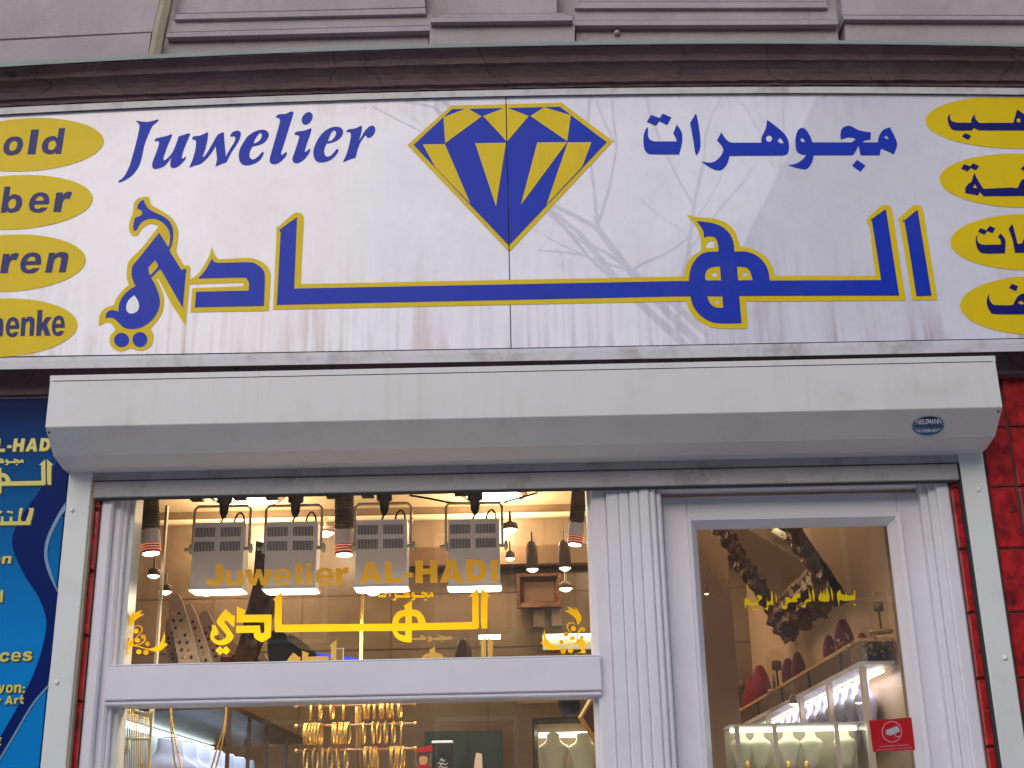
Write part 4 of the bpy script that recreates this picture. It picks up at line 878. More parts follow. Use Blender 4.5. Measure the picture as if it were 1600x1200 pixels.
# ------------------------------------------------------------------ hanging floodlights
YL = .42
fl0 = U(337, 918, YL); pxm = 1/ (U(438, 918, YL).x-fl0.x)*100    # px per metre there
s_ = 1/pxm
def flood():
    b = fl0; w_, h_, dp = 80*s_, 103*s_, .085
    e = empty('floodlight', b, 'x', 'floodlight', 'grey floodlights hanging in the display window')
    mb = MB(); x0_, x1_ = b.x-w_/2, b.x+w_/2; z0_, z1x = b.z, b.z+h_
    mb.box(x0_, x1_, b.y, b.y+dp, z0_, z1x); mb.build('housing', M['lampgrey'], e)
    for cxx in (-.46, .04):
        for rz in (.92, .70):
            g = MB()
            for k in range(14):
                xx = b.x+cxx*w_+k*w_*.37/13; g.box(xx, xx+w_*.014, b.y-.0012, b.y+.002, b.z+h_*(rz-.145), b.z+h_*rz)
            g.build('vent', M['dark_line'], e)
    MB().bevbox(x0_-.006, x1_+.006, b.y-.006, b.y+dp+.006, z0_-.008, z0_-.0005, .002).build('rim', M['lampgrey'], e)
    MB().add([(x0_-.002, b.y-.004, z0_-.0085), (x1_+.002, b.y-.004, z0_-.0085), (x1_+.002, b.y+dp, z0_-.0085), (x0_-.002, b.y+dp, z0_-.0085), (x0_+.01, b.y+.004, z0_-.013), (x1_-.01, b.y+.004, z0_-.013), (x1_-.01, b.y+dp-.01, z0_-.013), (x0_+.01, b.y+dp-.01, z0_-.013)],
             [(4, 7, 6, 5), (0, 4, 5, 1), (1, 5, 6, 2), (2, 6, 7, 3), (3, 7, 4, 0)]).build('lens', M['floodglow'], e)
    # bracket
    zt_ = b.z+h_*1.30; ym = b.y+dp*.5; zk = b.z+h_*.60
    xo = w_/2+.010
    MB().tube([(b.x-xo, ym, zk), (b.x-xo, ym, zt_-.012), (b.x-xo+.012, ym, zt_), (b.x+xo-.012, ym, zt_), (b.x+xo, ym, zt_-.012), (b.x+xo, ym, zk)], .0052, 6).build('bracket', M['bracket'], e, True)
    for sx in (-1, 1):
        MB().lathe([(.006, 0), (.006, .016), (.017, .018), (.017, .026), (.006, .03)], (b.x+sx*(w_/2) if sx > 0 else b.x-w_/2-.03, ym-.03, zk), axis='X', seg=12).build('knob', M['cream'], e, True)
    MB().lathe([(.008, -.05), (.016, -.03), (.018, .0), (.028, .005), (.028, .035)], (b.x+.004, ym, zt_+.008), seg=12).build('plug', M['black'], e, True)
    c = [(b.x+.004, ym, zt_-.04), (b.x-.006, ym, zt_-.07), (b.x+.0, ym-.005, zt_-.1), (b.x+.035, ym, zt_-.108), (b.x+.065, ym, zt_-.085), (b.x+.078, ym, zt_-.05), (b.x+.062, ym, zt_-.025), (b.x+.045, ym, zt_-.05), (b.x+.05, ym, zt_-.085), (b.x+.07, ym, zt_-.11)]
    cc = []
    for i in range(len(c)-1):
        p0, p1, p2, p3 = (Vector(c[max(i-1, 0)]), Vector(c[i]), Vector(c[i+1]), Vector(c[min(i+2, len(c)-1)]))
        for k in range(4):
            t = k/4; cc.append(.5*(2*p1+(p2-p0)*t+(2*p0-5*p1+4*p2-p3)*t*t+(-p0+3*p1-3*p2+p3)*t**3))
    MB().tube(cc, .0035, 5).build('cable', M['black'], e, True)
    area('lamp_light', (b.x, b.y+dp/2, b.z-.03), .12, 2.2, (1, .80, .55), parent=e)
    return e
f0 = flood()
FLAB = ['grey vented floodlight hanging at far left in the display window', 'grey vented floodlight second from left, behind the letters weli', 'grey vented floodlight third from left, behind the letters AL', 'grey vented floodlight at far right, behind the letters ADI']
for i, (px, py) in enumerate(((337, 918), (452, 917), (595, 914), (741, 913))):
    e = f0 if i == 0 else copy_tree(f0)
    e.location = U(px, py, YL); e['label'] = FLAB[i]
# lamp track above
trk = empty('lamp_track', U(560, 775, .48), 'dark cable track with sockets carrying the hanging floodlights', 'lamp track')
ztk = U(560, 783, .48).z+.02
MB().box(X_(230, .48), X_(915, .48), .465, .495, ztk+.014, ztk+.05).build('track', M['black'], trk)
for px in (308, 375, 425, 520, 575, 720): MB().box(X_(px, .48, 783)-.022, X_(px, .48, 783)+.022, .46, .50, ztk-.006, ztk+.012).build('socket', M['black'], trk)
cpts = [U(px, py, .5) for px, py in ((640, 774), (670, 779), (700, 785), (740, 788), (790, 784), (840, 770))]
MB().tube(cpts, .004, 5).build('cable', M['black'], trk, True)
# finned heat lamps with a red-hot end
def heatlamp(a, b_, wpx, Y, lab):
    p, q = U(*a, Y), U(*b_, Y); r_ = wpx*s_/2.15; ax = (q-p); Ln = ax.length; ax.normalize()
    e = empty('finned_lamp', q, lab, 'spotlight', 'tall finned display lamps')
    sd_ = Vector((0, 1, 0)).cross(ax).normalized(); mb = MB()
    def bx(t0, t1, rr, m_, nm):
        V = []
        for t in (t0, t1):
            c_ = p+ax*(t*Ln)
            for k in range(14): an = 2*math.pi*k/14; V.append(c_+sd_*(rr*math.cos(an))+Vector((0, 1, 0))*(rr*math.sin(an)))
        F = [(k, (k+1) % 14, 14+(k+1) % 14, 14+k) for k in range(14)]+[tuple(reversed(range(14))), tuple(range(14, 28))]
        if m_ is None: mb.add(V, F)
        else: MB().add(V, F).build(nm, m_, e)
    for k in range(13): bx(k*.045, k*.045+.02, r_, None, '')
    bx(0, .62, r_*.78, None, '')
    mb.build('heat_sink', M['lampdark'], e)
    bx(.62, .84, r_*1.0, M['lampgrey'], 'barrel')
    for k in range(3): bx(.855+k*.04, .865+k*.04, r_*1.0, M['redglow'], 'glowing_ring')
    bx(.84, .985, r_*.93, M['lampdark'], 'collar')
    bx(.986, 1.0, r_*.8, M['spotglow'], 'lens')
    return e
heatlamp((232, 770), (236, 866), 34, .40, 'finned display lamp with red glowing end at the left edge of the upper pane')
heatlamp((538, 768), (538, 868), 34, .52, 'finned display lamp with glowing end between second and third floodlight')
heatlamp((905, 765), (898, 852), 26, .40, 'slanted finned display lamp with red glowing end at the right edge of the upper pane')
# small ceiling spots
def spot(px, py, Y, r_, lab, red=False, bodyh=.06):
    p = U(px, py, Y)
    e = empty('spotlight', p, lab, 'spotlight', 'small spotlights inside the shop')
    MB().lathe([(r_*.92, .002), (r_*.92, bodyh*.85), (r_*.7, bodyh), (r_*.16, bodyh+.008), (r_*.16, bodyh+.05)], p, seg=14).build('housing', M['lampdark'] if not red else M['redglow'] if False else M['bracket'], e, True)
    MB().lathe([(r_*.4, -r_*.35), (r_*.9, .0)], p, seg=14).build('lens', M['spotglow'], e, True)
    return e
for a in ((240, 900, 1.6, .028, 'small spot left of the first floodlight, near the thin pole'), (258, 925, 1.6, .03, 'small spot below and left of the first floodlight', ), (322, 926, 1.6, .035, 'flat spot directly under the first floodlight'),
          (508, 833, 2.4, .05, 'bright spot partly behind the second floodlight'), (583, 925, 1.8, .04, 'bright spot under the third floodlight'), (797, 828, 1.4, .036, 'large bright spot right of the last floodlight'),
          (832, 890, 2.0, .03, 'left of the two cylinder spots at the right of the upper pane'), (883, 888, 2.0, .03, 'right of the two cylinder spots at the right of the upper pane'), (797, 873, 1.6, .022, 'small tilted spot beside the last floodlight'), (884, 920, 2.3, .035, 'wide spot under the right cylinder spot'),
          (1104, 928, 1.0, .008, 'tiny lit bulb at the left of the door glass'), (1346, 1057, .9, .02, 'small warm spot above the right display cabinet'), (1240, 1100, .9, .016, 'small warm spot above the middle display cabinet')):
    spot(*a, bodyh=.13 if a[0] in (832, 883) else .03)
# framed picture, switches, mirror, strip light, blue tube, poles
pf = empty('framed_picture', U(842, 950, 2.95), 'small dark picture in an ornate brown frame on the back wall', 'picture')
a_, b_ = U(808, 950, 2.93), U(876, 896, 2.93)
frame_rect(a_.x, b_.x, a_.z, b_.z, 2.91, 2.96, .045, M['baroque'], pf, 'frame')
MB().box(a_.x+.02, b_.x-.02, 2.95, 2.965, a_.z+.02, b_.z-.02).build('canvas', M['brown'], pf)
for px, py, nm in ((842, 966, 'left'), (870, 964, 'right')):
    p = U(px, py, 2.96); tag(MB().bevbox(p.x-.03, p.x+.03, 2.96, 2.998, p.z-.05, p.z+.05, .006).build('wall_switch', M['lampdark']), f'dark wall switch box below the framed picture, {nm} one', 'switch', 'wall switches')
tag(MB().box(U(748, 992, 1.6).x, U(782, 992, 1.6).x, 1.6, 1.62, U(760, 998, 1.6).z, U(760, 992, 1.6).z).build('tube_light', M['ledwhite']), 'short white strip light behind the right end of the amber name', 'tube light')
tag(MB().box(U(853, 993, 2.86).x, U(925, 993, 2.86).x, 2.86, 2.89, U(880, 996.5, 2.86).z, U(880, 990.5, 2.86).z).build('tube_light', M['ledwhite']), 'long white strip light over the ornate mirror behind the right scroll', 'tube light')
tag(MB().box(U(848, 1012, 2.9).x, U(935, 1012, 2.9).x, 2.9, 2.95, U(880, 1015, 2.9).z, U(880, 991, 2.9).z).build('display_panel', M['cream']), 'pale lit panel below the strip light at the right of the upper pane', 'display panel')
tag(MB().tube([U(457, 1018, 1.3), U(520, 1026, 1.3), U(608, 1038, 1.3)], .008, 6).build('blue_tube', M['blueglow'], None, True), 'glowing blue neon tube just above the transom', 'neon tube')
tag(MB().tube([U(566, 912, .62), U(560, 1250, .62)], .0075, 10).build('brass_pole', M['gold'], None, True), 'thin polished brass pole in the middle of the window', 'pole')
tag(MB().box(X_(243, .5), X_(247, .5), .5, .52, 1.7, U(245, 790, .5).z).build('glass_edge_strip', M['bracket']), 'thin metal upright beside the left scroll', 'pole')
om = empty('ornate_mirror', U(853, 1100, 2.8), 'dark red ornate mirror top visible just over the transom at the right', 'mirror')
a_, b_ = U(807, 1100, 2.8), U(903, 1021, 2.8)
frame_rect(a_.x, b_.x, a_.z, b_.z, 2.78, 2.82, .045, M['goldframe'], om, 'frame'); MB().box(a_.x+.02, b_.x-.02, 2.81, 2.83, a_.z+.02, b_.z-.02).build('glass', M['darkwood'], om)
ov = empty('oval_ornament', U(725, 1040, 2.3), 'dark maroon oval ornament with side scrolls above the transom', 'ornament')
p = U(724, 1024, 2.3); MB().lathe([(.0, -.08), (.034, -.06), (.042, 0), (.034, .05), (.018, .075), (0, .08)], p, sy=.4, seg=16).build('oval', M['darkwood'], ov, True)
for sx in (-1, 1): MB().tube([p+Vector((0, 0, -.07)), p+Vector((sx*.05, 0, -.075)), p+Vector((sx*.09, 0, -.04))], [.016, .014, .006], 6).build('scroll', M['darkwood'], ov, True)
tg = empty('price_tag', U(530, 1037, .3), 'small lit price tag on a stem standing on the transom', 'price tag')
p = U(530.5, 1023, .3); frame_rect(p.x-.013, p.x+.013, p.z-.021, p.z+.021, .295, .302, .004, M['white_mark'], tg, 'frame'); MB().box(p.x-.01, p.x+.01, .3, .303, p.z-.018, p.z+.018).build('card', M['winpale'], tg)
MB().tube([p+Vector((0, 0, -.021)), p+Vector((0, 0, -.06))], .0025, 6).build('stem', M['winpale'], tg)
# leaning dark carved frame behind second floodlight
lf = empty('leaning_frame', U(400, 1030, 1.2), 'dark carved frame leaning behind the second floodlight', 'frame')
MB().prism([U(x, y, 1.1) for x, y in ((400, 845), (421, 850), (440, 925), (428, 950), (404, 1012), (395, 1040), (360, 1040), (372, 1008), (388, 942), (395, 915))], .05).build('carved_side', M['baroque'], lf)
MB().prism([U(x, y, 1.08) for x, y in ((410, 850), (416, 851), (434, 928), (398, 1012), (390, 1010), (424, 930))], .02).build('inner_edge', M['brown'], lf)
# earring boards
bx_ = 0
for i, (xt, yt, xb_, w_) in enumerate(((270, 930, 292, 26), (292, 945, 318, 22), (263, 965, 274, 18), (318, 955, 348, 22), (360, 1000, 395, 26), (388, 1012, 425, 20), (302, 972, 330, 20), (335, 985, 362, 22), (344, 1008, 372, 20), (410, 1022, 440, 20))):
    Y = .95+.09*i
    e = empty('earring_board', U(xb_, 1042, Y), ['pale display board with rows of earrings, tallest one at left', 'pale pointed earring board right of the tallest board', 'short lilac earring board nearest the thin upright', 'earring board under the first floodlight beside the dark red stand', 'low earring board under the amber letters', 'low earring board beside the dark reflected figure', 'narrow earring board between the pointed board and the one under the first floodlight', 'tilted earring board just left of the amber letter dots', 'short earring board half under the amber dots', 'lowest earring board, nearest the dark reflected figure'][i], 'jewellery display', 'earring boards standing behind the upper pane')
    q = loop(f"{xt},{yt} {xt+w_*.6},{yt+12} {xb_+w_},1060! {xb_-8},1060! {xt-w_*.25},{yt+22}")
    MB().prism([U(x, y, Y) for x, y in q], .02).build('board', M['pinkbeige'], e)
    er = 0
    for k in range(9):
        for j in range(2):
            t = .12+k*.1; x = xt+(xb_+w_*.4-xt)*t+(j-.5)*w_*.45; y = yt+14+(1050-yt)*t*.95
            if y > 1036: continue
            c = U(x, y, Y-.006); MB().lathe([(.0045, -.006), (.006, 0), (.002, .006)], c, seg=6).build('earring', M['darkwood'] if (k+j) % 3 else M['gold'], e, True)
for i, (px, wd_, hh, Y, lab) in enumerate(((292, 7, 60, 1.05, 'tall narrow dark red velvet stand between the earring boards'), (351, 9, 14, 1.1, 'short dark red velvet stand under the amber dots'), (388, 7, 14, 1.15, 'small purple-red velvet stand beside the lowest board'))):
    a = U(px-wd_, 1060, Y); b2 = U(px+wd_, 1040-hh, Y)
    tag(MB().bevbox(a.x, b2.x, Y, Y+.05, a.z, b2.z, .01).build('velvet_stand', M['velvet']), lab, 'jewellery stand', 'dark red velvet stands')
dc = empty('reflected_figure', U(455, 1036, 1.25), 'dark blue-grey shape painted for a reflected figure, above the transom left of the price tag', 'cloth')  # flat dark shapes stand in for a figure reflected in the glass
MB().prism([U(x, y, 1.25) for x, y in loop("422,1055! 418,1000 428,985 446,990! 452,1003 470,1008! 488,1015 492,1022 470,1030 500,1055!")], .12).build('figure_patch', M['figure_bowl_dark'], dc)
MB().prism([U(x, y, 1.22) for x, y in loop("450,990! 470,1000 490,1018! 470,1014! 455,1004!")], .03).build('figure_patch', M['lampdark'], dc)
# base ledge for display stuff in upper zone
tag(MB().bevbox(X_(190, .3), X_(930, .3), .3, .62, U(500, 1062, .3).z-.02, U(500, 1062, .3).z, .003).build('glass_shelf', M['glass_int']), 'glass shelf level with the transom inside the display window', 'shelf')
# ------------------------------------------------------------------ lower window: bangles
YR = .45
BG = []
torus = {}
def bangle_mesh(Rr, r_):
    me = bpy.data.meshes.new('bangle'); V = []; F = []; A, Bn = 20, 7
    for i in range(A):
        a = 2*math.pi*i/A
        for j in range(Bn):
            b = 2*math.pi*j/Bn; rad = Rr+r_*math.cos(b)
            V.append((r_*1.15*math.sin(b), rad*math.sin(a), rad*math.cos(a)))
    for i in range(A):
        for j in range(Bn): F.append((i*Bn+j, ((i+1) % A)*Bn+j, ((i+1) % A)*Bn+(j+1) % Bn, i*Bn+(j+1) % Bn))
    me.from_pydata(V, [], F); me.materials.append(M['gold'])
    for p in me.polygons: p.use_smooth = True
    me.update(); return me
pmr = 100/(U(600, 1150, YR).x-U(500, 1150, YR).x); sr = 1/pmr
bm1 = bangle_mesh(16.5*sr, 1.45*sr); bm2 = bangle_mesh(12.5*sr, 1.9*sr)
def rod(yl, name, lab, ends=True):
    e = empty('bangle_rod', U(567, yl, YR), lab, 'display rod', 'horizontal display rods')
    a, b = U(463, yl+1, YR), U(648, yl-1.5, YR); b.z = a.z = (a.z+b.z)/2
    MB().tube([a, b], 2.3*sr, 10).build('bar', M['rod'], e, True)
    for q in (a, b):
        MB().lathe([(0, -3.6*sr), (2.6*sr, -2.6*sr), (3.6*sr, 0), (2.6*sr, 2.6*sr), (0, 3.6*sr)], q+Vector((0, 0, .0)), seg=12).build('ball', M['gold'], e, True)
    return a.z
RZ = [rod(1102, 'r', 'uppermost bangle rod directly under the transom'), rod(1133, 'r', 'middle copper rod carrying bangle clusters at the left'), rod(1172, 'r', 'lowest copper rod carrying bangle clusters at the right')]
tag(MB().tube([U(557, 1092, YR+.012), U(560, 1260, YR+.012)], .006, 8).build('rod_stand', M['goldframe'], None, True), 'slender upright post carrying the three bangle rods', 'post')
S = 220/1600
rows = [(0, [(485, 503, 515+4, 537)], 'single', [485+1, 501, 519, 537], bm2, 'hanging gold bangle left of the post on the uppermost rod'),
        (0, 0, '', [570, 576, 585, 595.5, 598, 608, 613, 625], bm2, 'hanging gold bangle right of the post on the uppermost rod'),
        (1, 0, '', [477, 481.5, 486.5, 491.5, 496, 500.5], bm1, 'gold bangle in the left cluster of the middle rod'),
        (1, 0, '', [521, 525.5, 531.5, 535.5, 539.5, 544.5], bm1, 'gold bangle in the second cluster of the middle rod, next to the post'),
        (1, 0, '', [569, 583, 592, 603, 615, 627], bm1, 'spaced gold bangle right of the post on the middle rod'),
        (2, 0, '', [478, 493, 504, 516, 528, 541], bm1, 'spaced gold bangle left of the post on the lowest rod'),
        (2, 0, '', [570, 575, 580, 585, 589.5], bm1, 'gold bangle in the first cluster right of the post on the lowest rod'),
        (2, 0, '', [610, 615, 620, 625, 630], bm1, 'gold bangle in the rightmost cluster of the lowest rod')]
for ri, _, _, xs, me, lab in rows:
    py = (1102, 1133, 1172)[ri]
    for x in xs:
        o = bpy.data.objects.new('gold_bangle', me); COL.objects.link(o)
        Rr = 12.5*sr if me is bm2 else 16.5*sr
        o.location = (U(x, py, YR).x, YR, RZ[ri]+3.9*sr-Rr); o.rotation_euler = (0, random.uniform(-.03, .03), random.uniform(-.13, .13))
        tag(o, lab, 'bangle', lab.replace('gold bangle', 'gold bangles'))
def chain(pts, r_, turns=60):
    out = MB(); P = []
    m_ = len(pts)
    for i in range(m_-1):
        p0, p1, p2, p3 = (Vector(pts[max(i-1, 0)]), Vector(pts[i]), Vector(pts[i+1]), Vector(pts[min(i+2, m_-1)]))
        for k in range(turns//(m_-1)*2):
            t = k/(turns//(m_-1)*2); P.append(.5*(2*p1+(p2-p0)*t+(2*p0-5*p1+4*p2-p3)*t*t+(-p0+3*p1-3*p2+p3)*t**3))
    out.tube(P, [r_*(1.0 if k % 2 else .62) for k in range(len(P))], 6); return out
lc = empty('long_gold_chain', U(310, 1200, .3), 'long double gold necklace hanging in a loop right of the chain bundle', 'necklace')
for off in (0, 6):
    chain([U(266+off*.2, 1090, .3), U(267+off*.3, 1130, .3), U(270+off, 1165, .3), U(276+off*1.3, 1200, .3), U(300, 1245, .3), U(330-off, 1215, .3), U(345-off, 1170, .3), U(352-off*.2, 1130, .3), U(354, 1090, .3)], 1.7*sr, 160).build('strand', M['gold'], lc, True)
ch = empty('chain_bundle', U(207, 1200, .35), 'dense bundle of gold chains hanging from a cream hook rack at the lower left', 'necklace rack')
crd = [U(x, y, .34) for x, y in ((183, 1250), (182, 1110), (188, 1101), (206, 1101), (211, 1108), (211, 1112), (232, 1117), (237, 1108))]
MB().tube(crd, .007, 8).build('rack', M['cream'], ch, True)
MB().tube([U(178, 1178, .33), U(196, 1177, .33), U(200, 1170, .33), U(201, 1156, .33)], .007, 8).build('hook', M['cream'], ch, True)
MB().tube([U(178, 1155, .36), U(233, 1154, .36)], .005, 8).build('bar', M['cream'], ch, True)
for k in range(14):
    x = 186+k*3.5; top = 1106+(k > 8)*6
    chain([U(x, top, .37+.01*(k % 3)), U(x-.8, 1150, .37), U(x-1.5, 1210, .37), U(x-2, 1260, .37)], 1.3*sr, 60).build('chain', M['gold'], ch, True)
# left glass cabinet with bust boards
XCf = -1.0
zct = UX(390, 1121, XCf).z
lcb = empty('glass_cabinet', (XCf, 1.2, 0), 'glass wall cabinet with curved necklace boards behind the gold chain', 'cabinet')
tealback = mat('cabinet_back', (.30, .38, .37), rough=.4, noise=.2)
MB().box(XCf-.5, XCf-.02, .62, 2.3, .8, zct-.45).build('base', tealback, lcb)
MB().box(XCf-.5, XCf-.48, .62, 2.3, zct-.45, zct).build('back', tealback, lcb)
MB().box(XCf-.5, XCf, .6, 2.3, zct, zct+.02).build('top', M['darkwood'], lcb)
for Y in (.6, .95, 1.3, 1.75, 2.28): MB().box(XCf-.012, XCf, Y, Y+.015, zct-.45, zct-.001).build('post', M['darkwood'], lcb)
MB().box(XCf-.006, XCf-.002, .61, 2.28, zct-.449, zct-.002).build('pane', M['glass_int'], lcb)
MB().box(XCf-.45, XCf-.43, .7, 2.25, zct-.03, zct-.01).build('tube', emis('cab_tube', (.8, .95, 1), 4), lcb)
area('cabinet_light', (XCf-.2, 1.4, zct-.02), .2, 4.5, (.75, .92, 1), parent=lcb, sizey=1.4)
def bust(c, h, m_, lab, grp, name='necklace_bust', rotz=0, sy=.45, velvet=False, tilt=0):
    e = empty(name, c, lab, 'necklace bust', grp)
    if velvet: pr = [(.29, 0), (.35, .12), (.37, .32), (.345, .54), (.28, .73), (.205, .87), (.16, .95), (.10, 1.0)]
    else: pr = [(.19, 0), (.23, .2), (.33, .46), (.415, .64), (.42, .70), (.36, .76), (.24, .81), (.18, .87), (.17, .985), (.15, 1.0)]
    MB().lathe([(r_*h, z*h) for r_, z in pr], c, sy=sy, seg=20, rotz=rotz).build('body', m_, e, True)
    if not velvet: MB().lathe([(.12*h, .0), (.12*h, .012*h)], Vector(c)+Vector((0, 0, 1.001*h)), sy=sy, seg=16, rotz=rotz).build('neck_cap', M['darkwood'], e)
    return e
for k in range(7):
    Y = .78+k*.22
    bust((XCf-.25, Y, zct-.44), .36, M['lilac'], 'pale necklace board in the left glass cabinet behind the gold chain', 'necklace boards in the left cabinet', rotz=R(60), sy=.3)
for k in range(6):
    Y = .80+k*.24; c = (XCf-.06, Y, zct-.445)
    tag(MB().lathe([(.022, 0), (.03, .012), (.026, .04), (.012, .055)], c, seg=12).build('velvet_cushion', M['velvet'], None, True), 'small dark red velvet cushion at the foot of the left cabinet boards', 'jewellery stand', 'velvet cushions in the left cabinet')
# small things on the lower right of the window
YQ = .7
def pq(x, y): return U(x, y, YQ)
a, b = pq(675, 1260), pq(707, 1161)
gb = empty('gift_box', (a.x, YQ, a.z), 'dark gift box with white lid band and small white script beside the bangles', 'box')
MB().bevbox(a.x, b.x, YQ, YQ+.06, a.z, b.z, .002).build('carton', M['black'], gb)
MB().bevbox(a.x-.001, b.x+.001, YQ-.001, YQ+.061, b.z, b.z+.009, .002).build('lid', M['white_mark'], gb)
for t in ("688,1189 690,1185 692,1189 696,1187", "684,1194 687,1191 689,1195 692,1192 695,1195 700,1192", "685,1200 689,1197 693,1200 699,1198"):
    sheet('script_stroke', [stroke(t, 1.1)], onY(YQ-.0012), M['white_mark'], gb)
cf = empty('printed_card', pq(661, 1250), 'standing card with a printed red-capped head beside the dark gift box', 'card')
MB().box(pq(650, 1200).x, pq(676, 1200).x, YQ-.06, YQ-.055, pq(660, 1260).z, pq(660, 1171).z).build('card', M['marble'], cf)
cy, cy2, cy3 = onY(YQ-.0615), onY(YQ-.0625), onY(YQ-.0635)
sheet('red_top', [loop("651,1170! 675,1164! 676,1174! 652,1176!")], cy2, M['red_print'], cf)
sheet('hair', [loop("651,1182 655,1173 665,1171 671,1176 671,1186 667,1196 656,1196 652,1190")], cy, M['darkwood'], cf)
sheet('face', [loop("655,1184 662,1181 668,1184 667,1193 662,1199 656,1194")], cy2, M['skin_print'], cf)
sheet('shirt', [loop("648,1215! 651,1199 659,1195 668,1195 673,1200 676,1215!")], cy3, M['red_print'], cf)
tag(MB().box(U(663, 1200, 2.8).x, U(786, 1200, 2.8).x, 2.8, 2.86, .8, U(720, 1142, 2.8).z).build('teal_glazed_door', M['teal']), 'dark teal glazed screen at the back of the shop behind the gift box', 'screen')
hb = empty('handbag', U(738, 1230, .9), 'dark rounded handbag with thin loop and pale cloth beside it', 'bag')
MB().prism([U(x, y, .9) for x, y in loop("720,1230! 720,1188 728,1179 742,1177 750,1186 752,1230!")], .05).build('body', M['black'], hb)
MB().tube([U(731, 1180, .92), U(731.5, 1170, .92), U(732, 1160, .92)], .003, 6).build('loop', M['black'], hb)
MB().prism([U(x, y, .88) for x, y in loop("744,1176! 753,1178! 755,1230! 738,1230! 741,1195")], .01).build('cloth', M['pinkbeige'], hb)
bk = empty('mirror_cabinet', U(885, 1230, 1.5), 'brown framed lit niche with cream busts at the lower right of the window', 'cabinet')
a, b = U(842, 1250, 1.45), U(960, 1120, 1.45)
frame_rect(a.x-.02, b.x, a.z, b.z, 1.42, 1.46, .022, M['darkwood'], bk, 'frame')
MB().box(a.x, b.x, 1.62, 1.64, a.z, b.z).build('back', M['marble'], bk)
MB().box(U(842, 1147, 1.6).x, U(920, 1147, 1.6).x, 1.58, 1.6, U(880, 1152, 1.6).z, U(880, 1145, 1.6).z).build('tube', M['ledwhite'], bk)
area('niche_light', (U(880, 1147, 1.5).x, 1.56, U(880, 1143, 1.55).z), .3, .5, (1, .95, .75), parent=bk, sizey=.04)
for i, px in enumerate((865, 912)):
    zb_ = U(px, 1225, 1.52).z; h = U(px, 1146, 1.52).z-zb_
    bust((U(px, 1180, 1.52).x, 1.52, zb_), h, M['cream'], ('cream necklace bust in the lit niche, left one', 'cream necklace bust in the lit niche, right one by the honey wood frame')[i], 'cream busts in the lit niche', sy=.35).scale = (.8, 1, 1)
wfz = empty('honey_wood_frame', U(925, 1200, .3), 'angled honey-coloured wooden frame edge at the lower right of the window', 'frame')
MB().tube([U(932, 1078, .35), U(907, 1121, .35), U(938, 1170, .35)], .0085, 4).build('edge', M['wood'], wfz)
MB().prism([U(x, y, .4) for x, y in ((932, 1085), (960, 1085), (960, 1210), (935, 1165), (911, 1121))], .02).build('panel', M['darkwood'], wfz)
mir2 = empty('round_head', U(885, 1105, 1.6), 'dark round vase top above the lit niche', 'vase')
MB().lathe([(.018, -.05), (.035, -.03), (.048, 0), (.045, .03), (.03, .05)], U(889, 1104, 1.6), seg=16).build('bowl', M['figure_bowl_dark'], mir2, True)
# ------------------------------------------------------------------ door view: right wall shelf, busts, mirror, cabinets
XW = 1.245
zsh = 2.245
sh = empty('wall_shelf', (XW, 1.5, zsh), 'long wall shelf with mirrored band along the right wall seen through the door', 'shelf')
def zat(px, py): return UX(px, py, XW-.11).z
zs_t = (zat(1142, 1100)+zat(1400, 993))/2; zs_b = (zat(1146, 1125)+zat(1400, 1028))/2
MB().box(XW-.115, XW+.0, .33, 2.95, zs_t-.012, zs_t).build('board', M['wood'], sh)
MB().box(XW-.108, XW-.09, .33, 2.95, zs_b, zs_t-.0125).build('mirror_band', M['mirror'], sh)
for Y in (.62, 1.15, 1.7, 2.3): MB().box(XW-.113, XW-.1081, Y, Y+.012, zs_b, zs_t-.0125).build('divider', M['darkwood'], sh)
cb = empty('necklace_cabinet', (XW, 1.5, 0), 'glass necklace cabinet under the mirrored band along the right wall', 'cabinet')
MB().box(XW-.115, XW-.10, .33, 2.95, zs_b-.018, zs_b-.001).build('top_edge', M['alu'], cb)
MB().box(XW-.10, XW, .33, 2.95, zs_b-.012, zs_b-.002).build('top', M['alu'], cb)
for Y in (.33, .82, 1.32, 2.05, 2.9): MB().box(XW-.116, XW-.098, Y, Y+.028, 1.2, zs_b-.019).build('post', M['bracket'], cb)
MB().box(XW-.11, XW-.107, .34, 2.9, 1.2, zs_b-.019).build('pane', M['glass_int'], cb)
MB().box(XW-.03, XW-.02, .4, 2.9, zs_b-.03, zs_b-.022).build('tube', M['ledwhite'], cb)
area('cabinet_light', (XW-.05, 1.4, zs_b-.035), .06, 3, (.85, .85, 1), parent=cb, sizey=2.2)
for k in range(11):
    Y = .56+k*.15
    bust((XW-.05, Y, zs_b-.27), .235, M['lilac'], 'silvery necklace bust in a row inside the right wall cabinet', 'silvery busts in the right wall cabinet', rotz=R(70), sy=.4)
MB().box(XW-.105, XW, .34, 2.9, zs_b-.29, zs_b-.275).build('shelf', M['glass_int'], cb)
MB().box(XW-.105, XW, .34, 2.9, 1.2, zs_b-.36).build('base', M['lampdark'], cb)
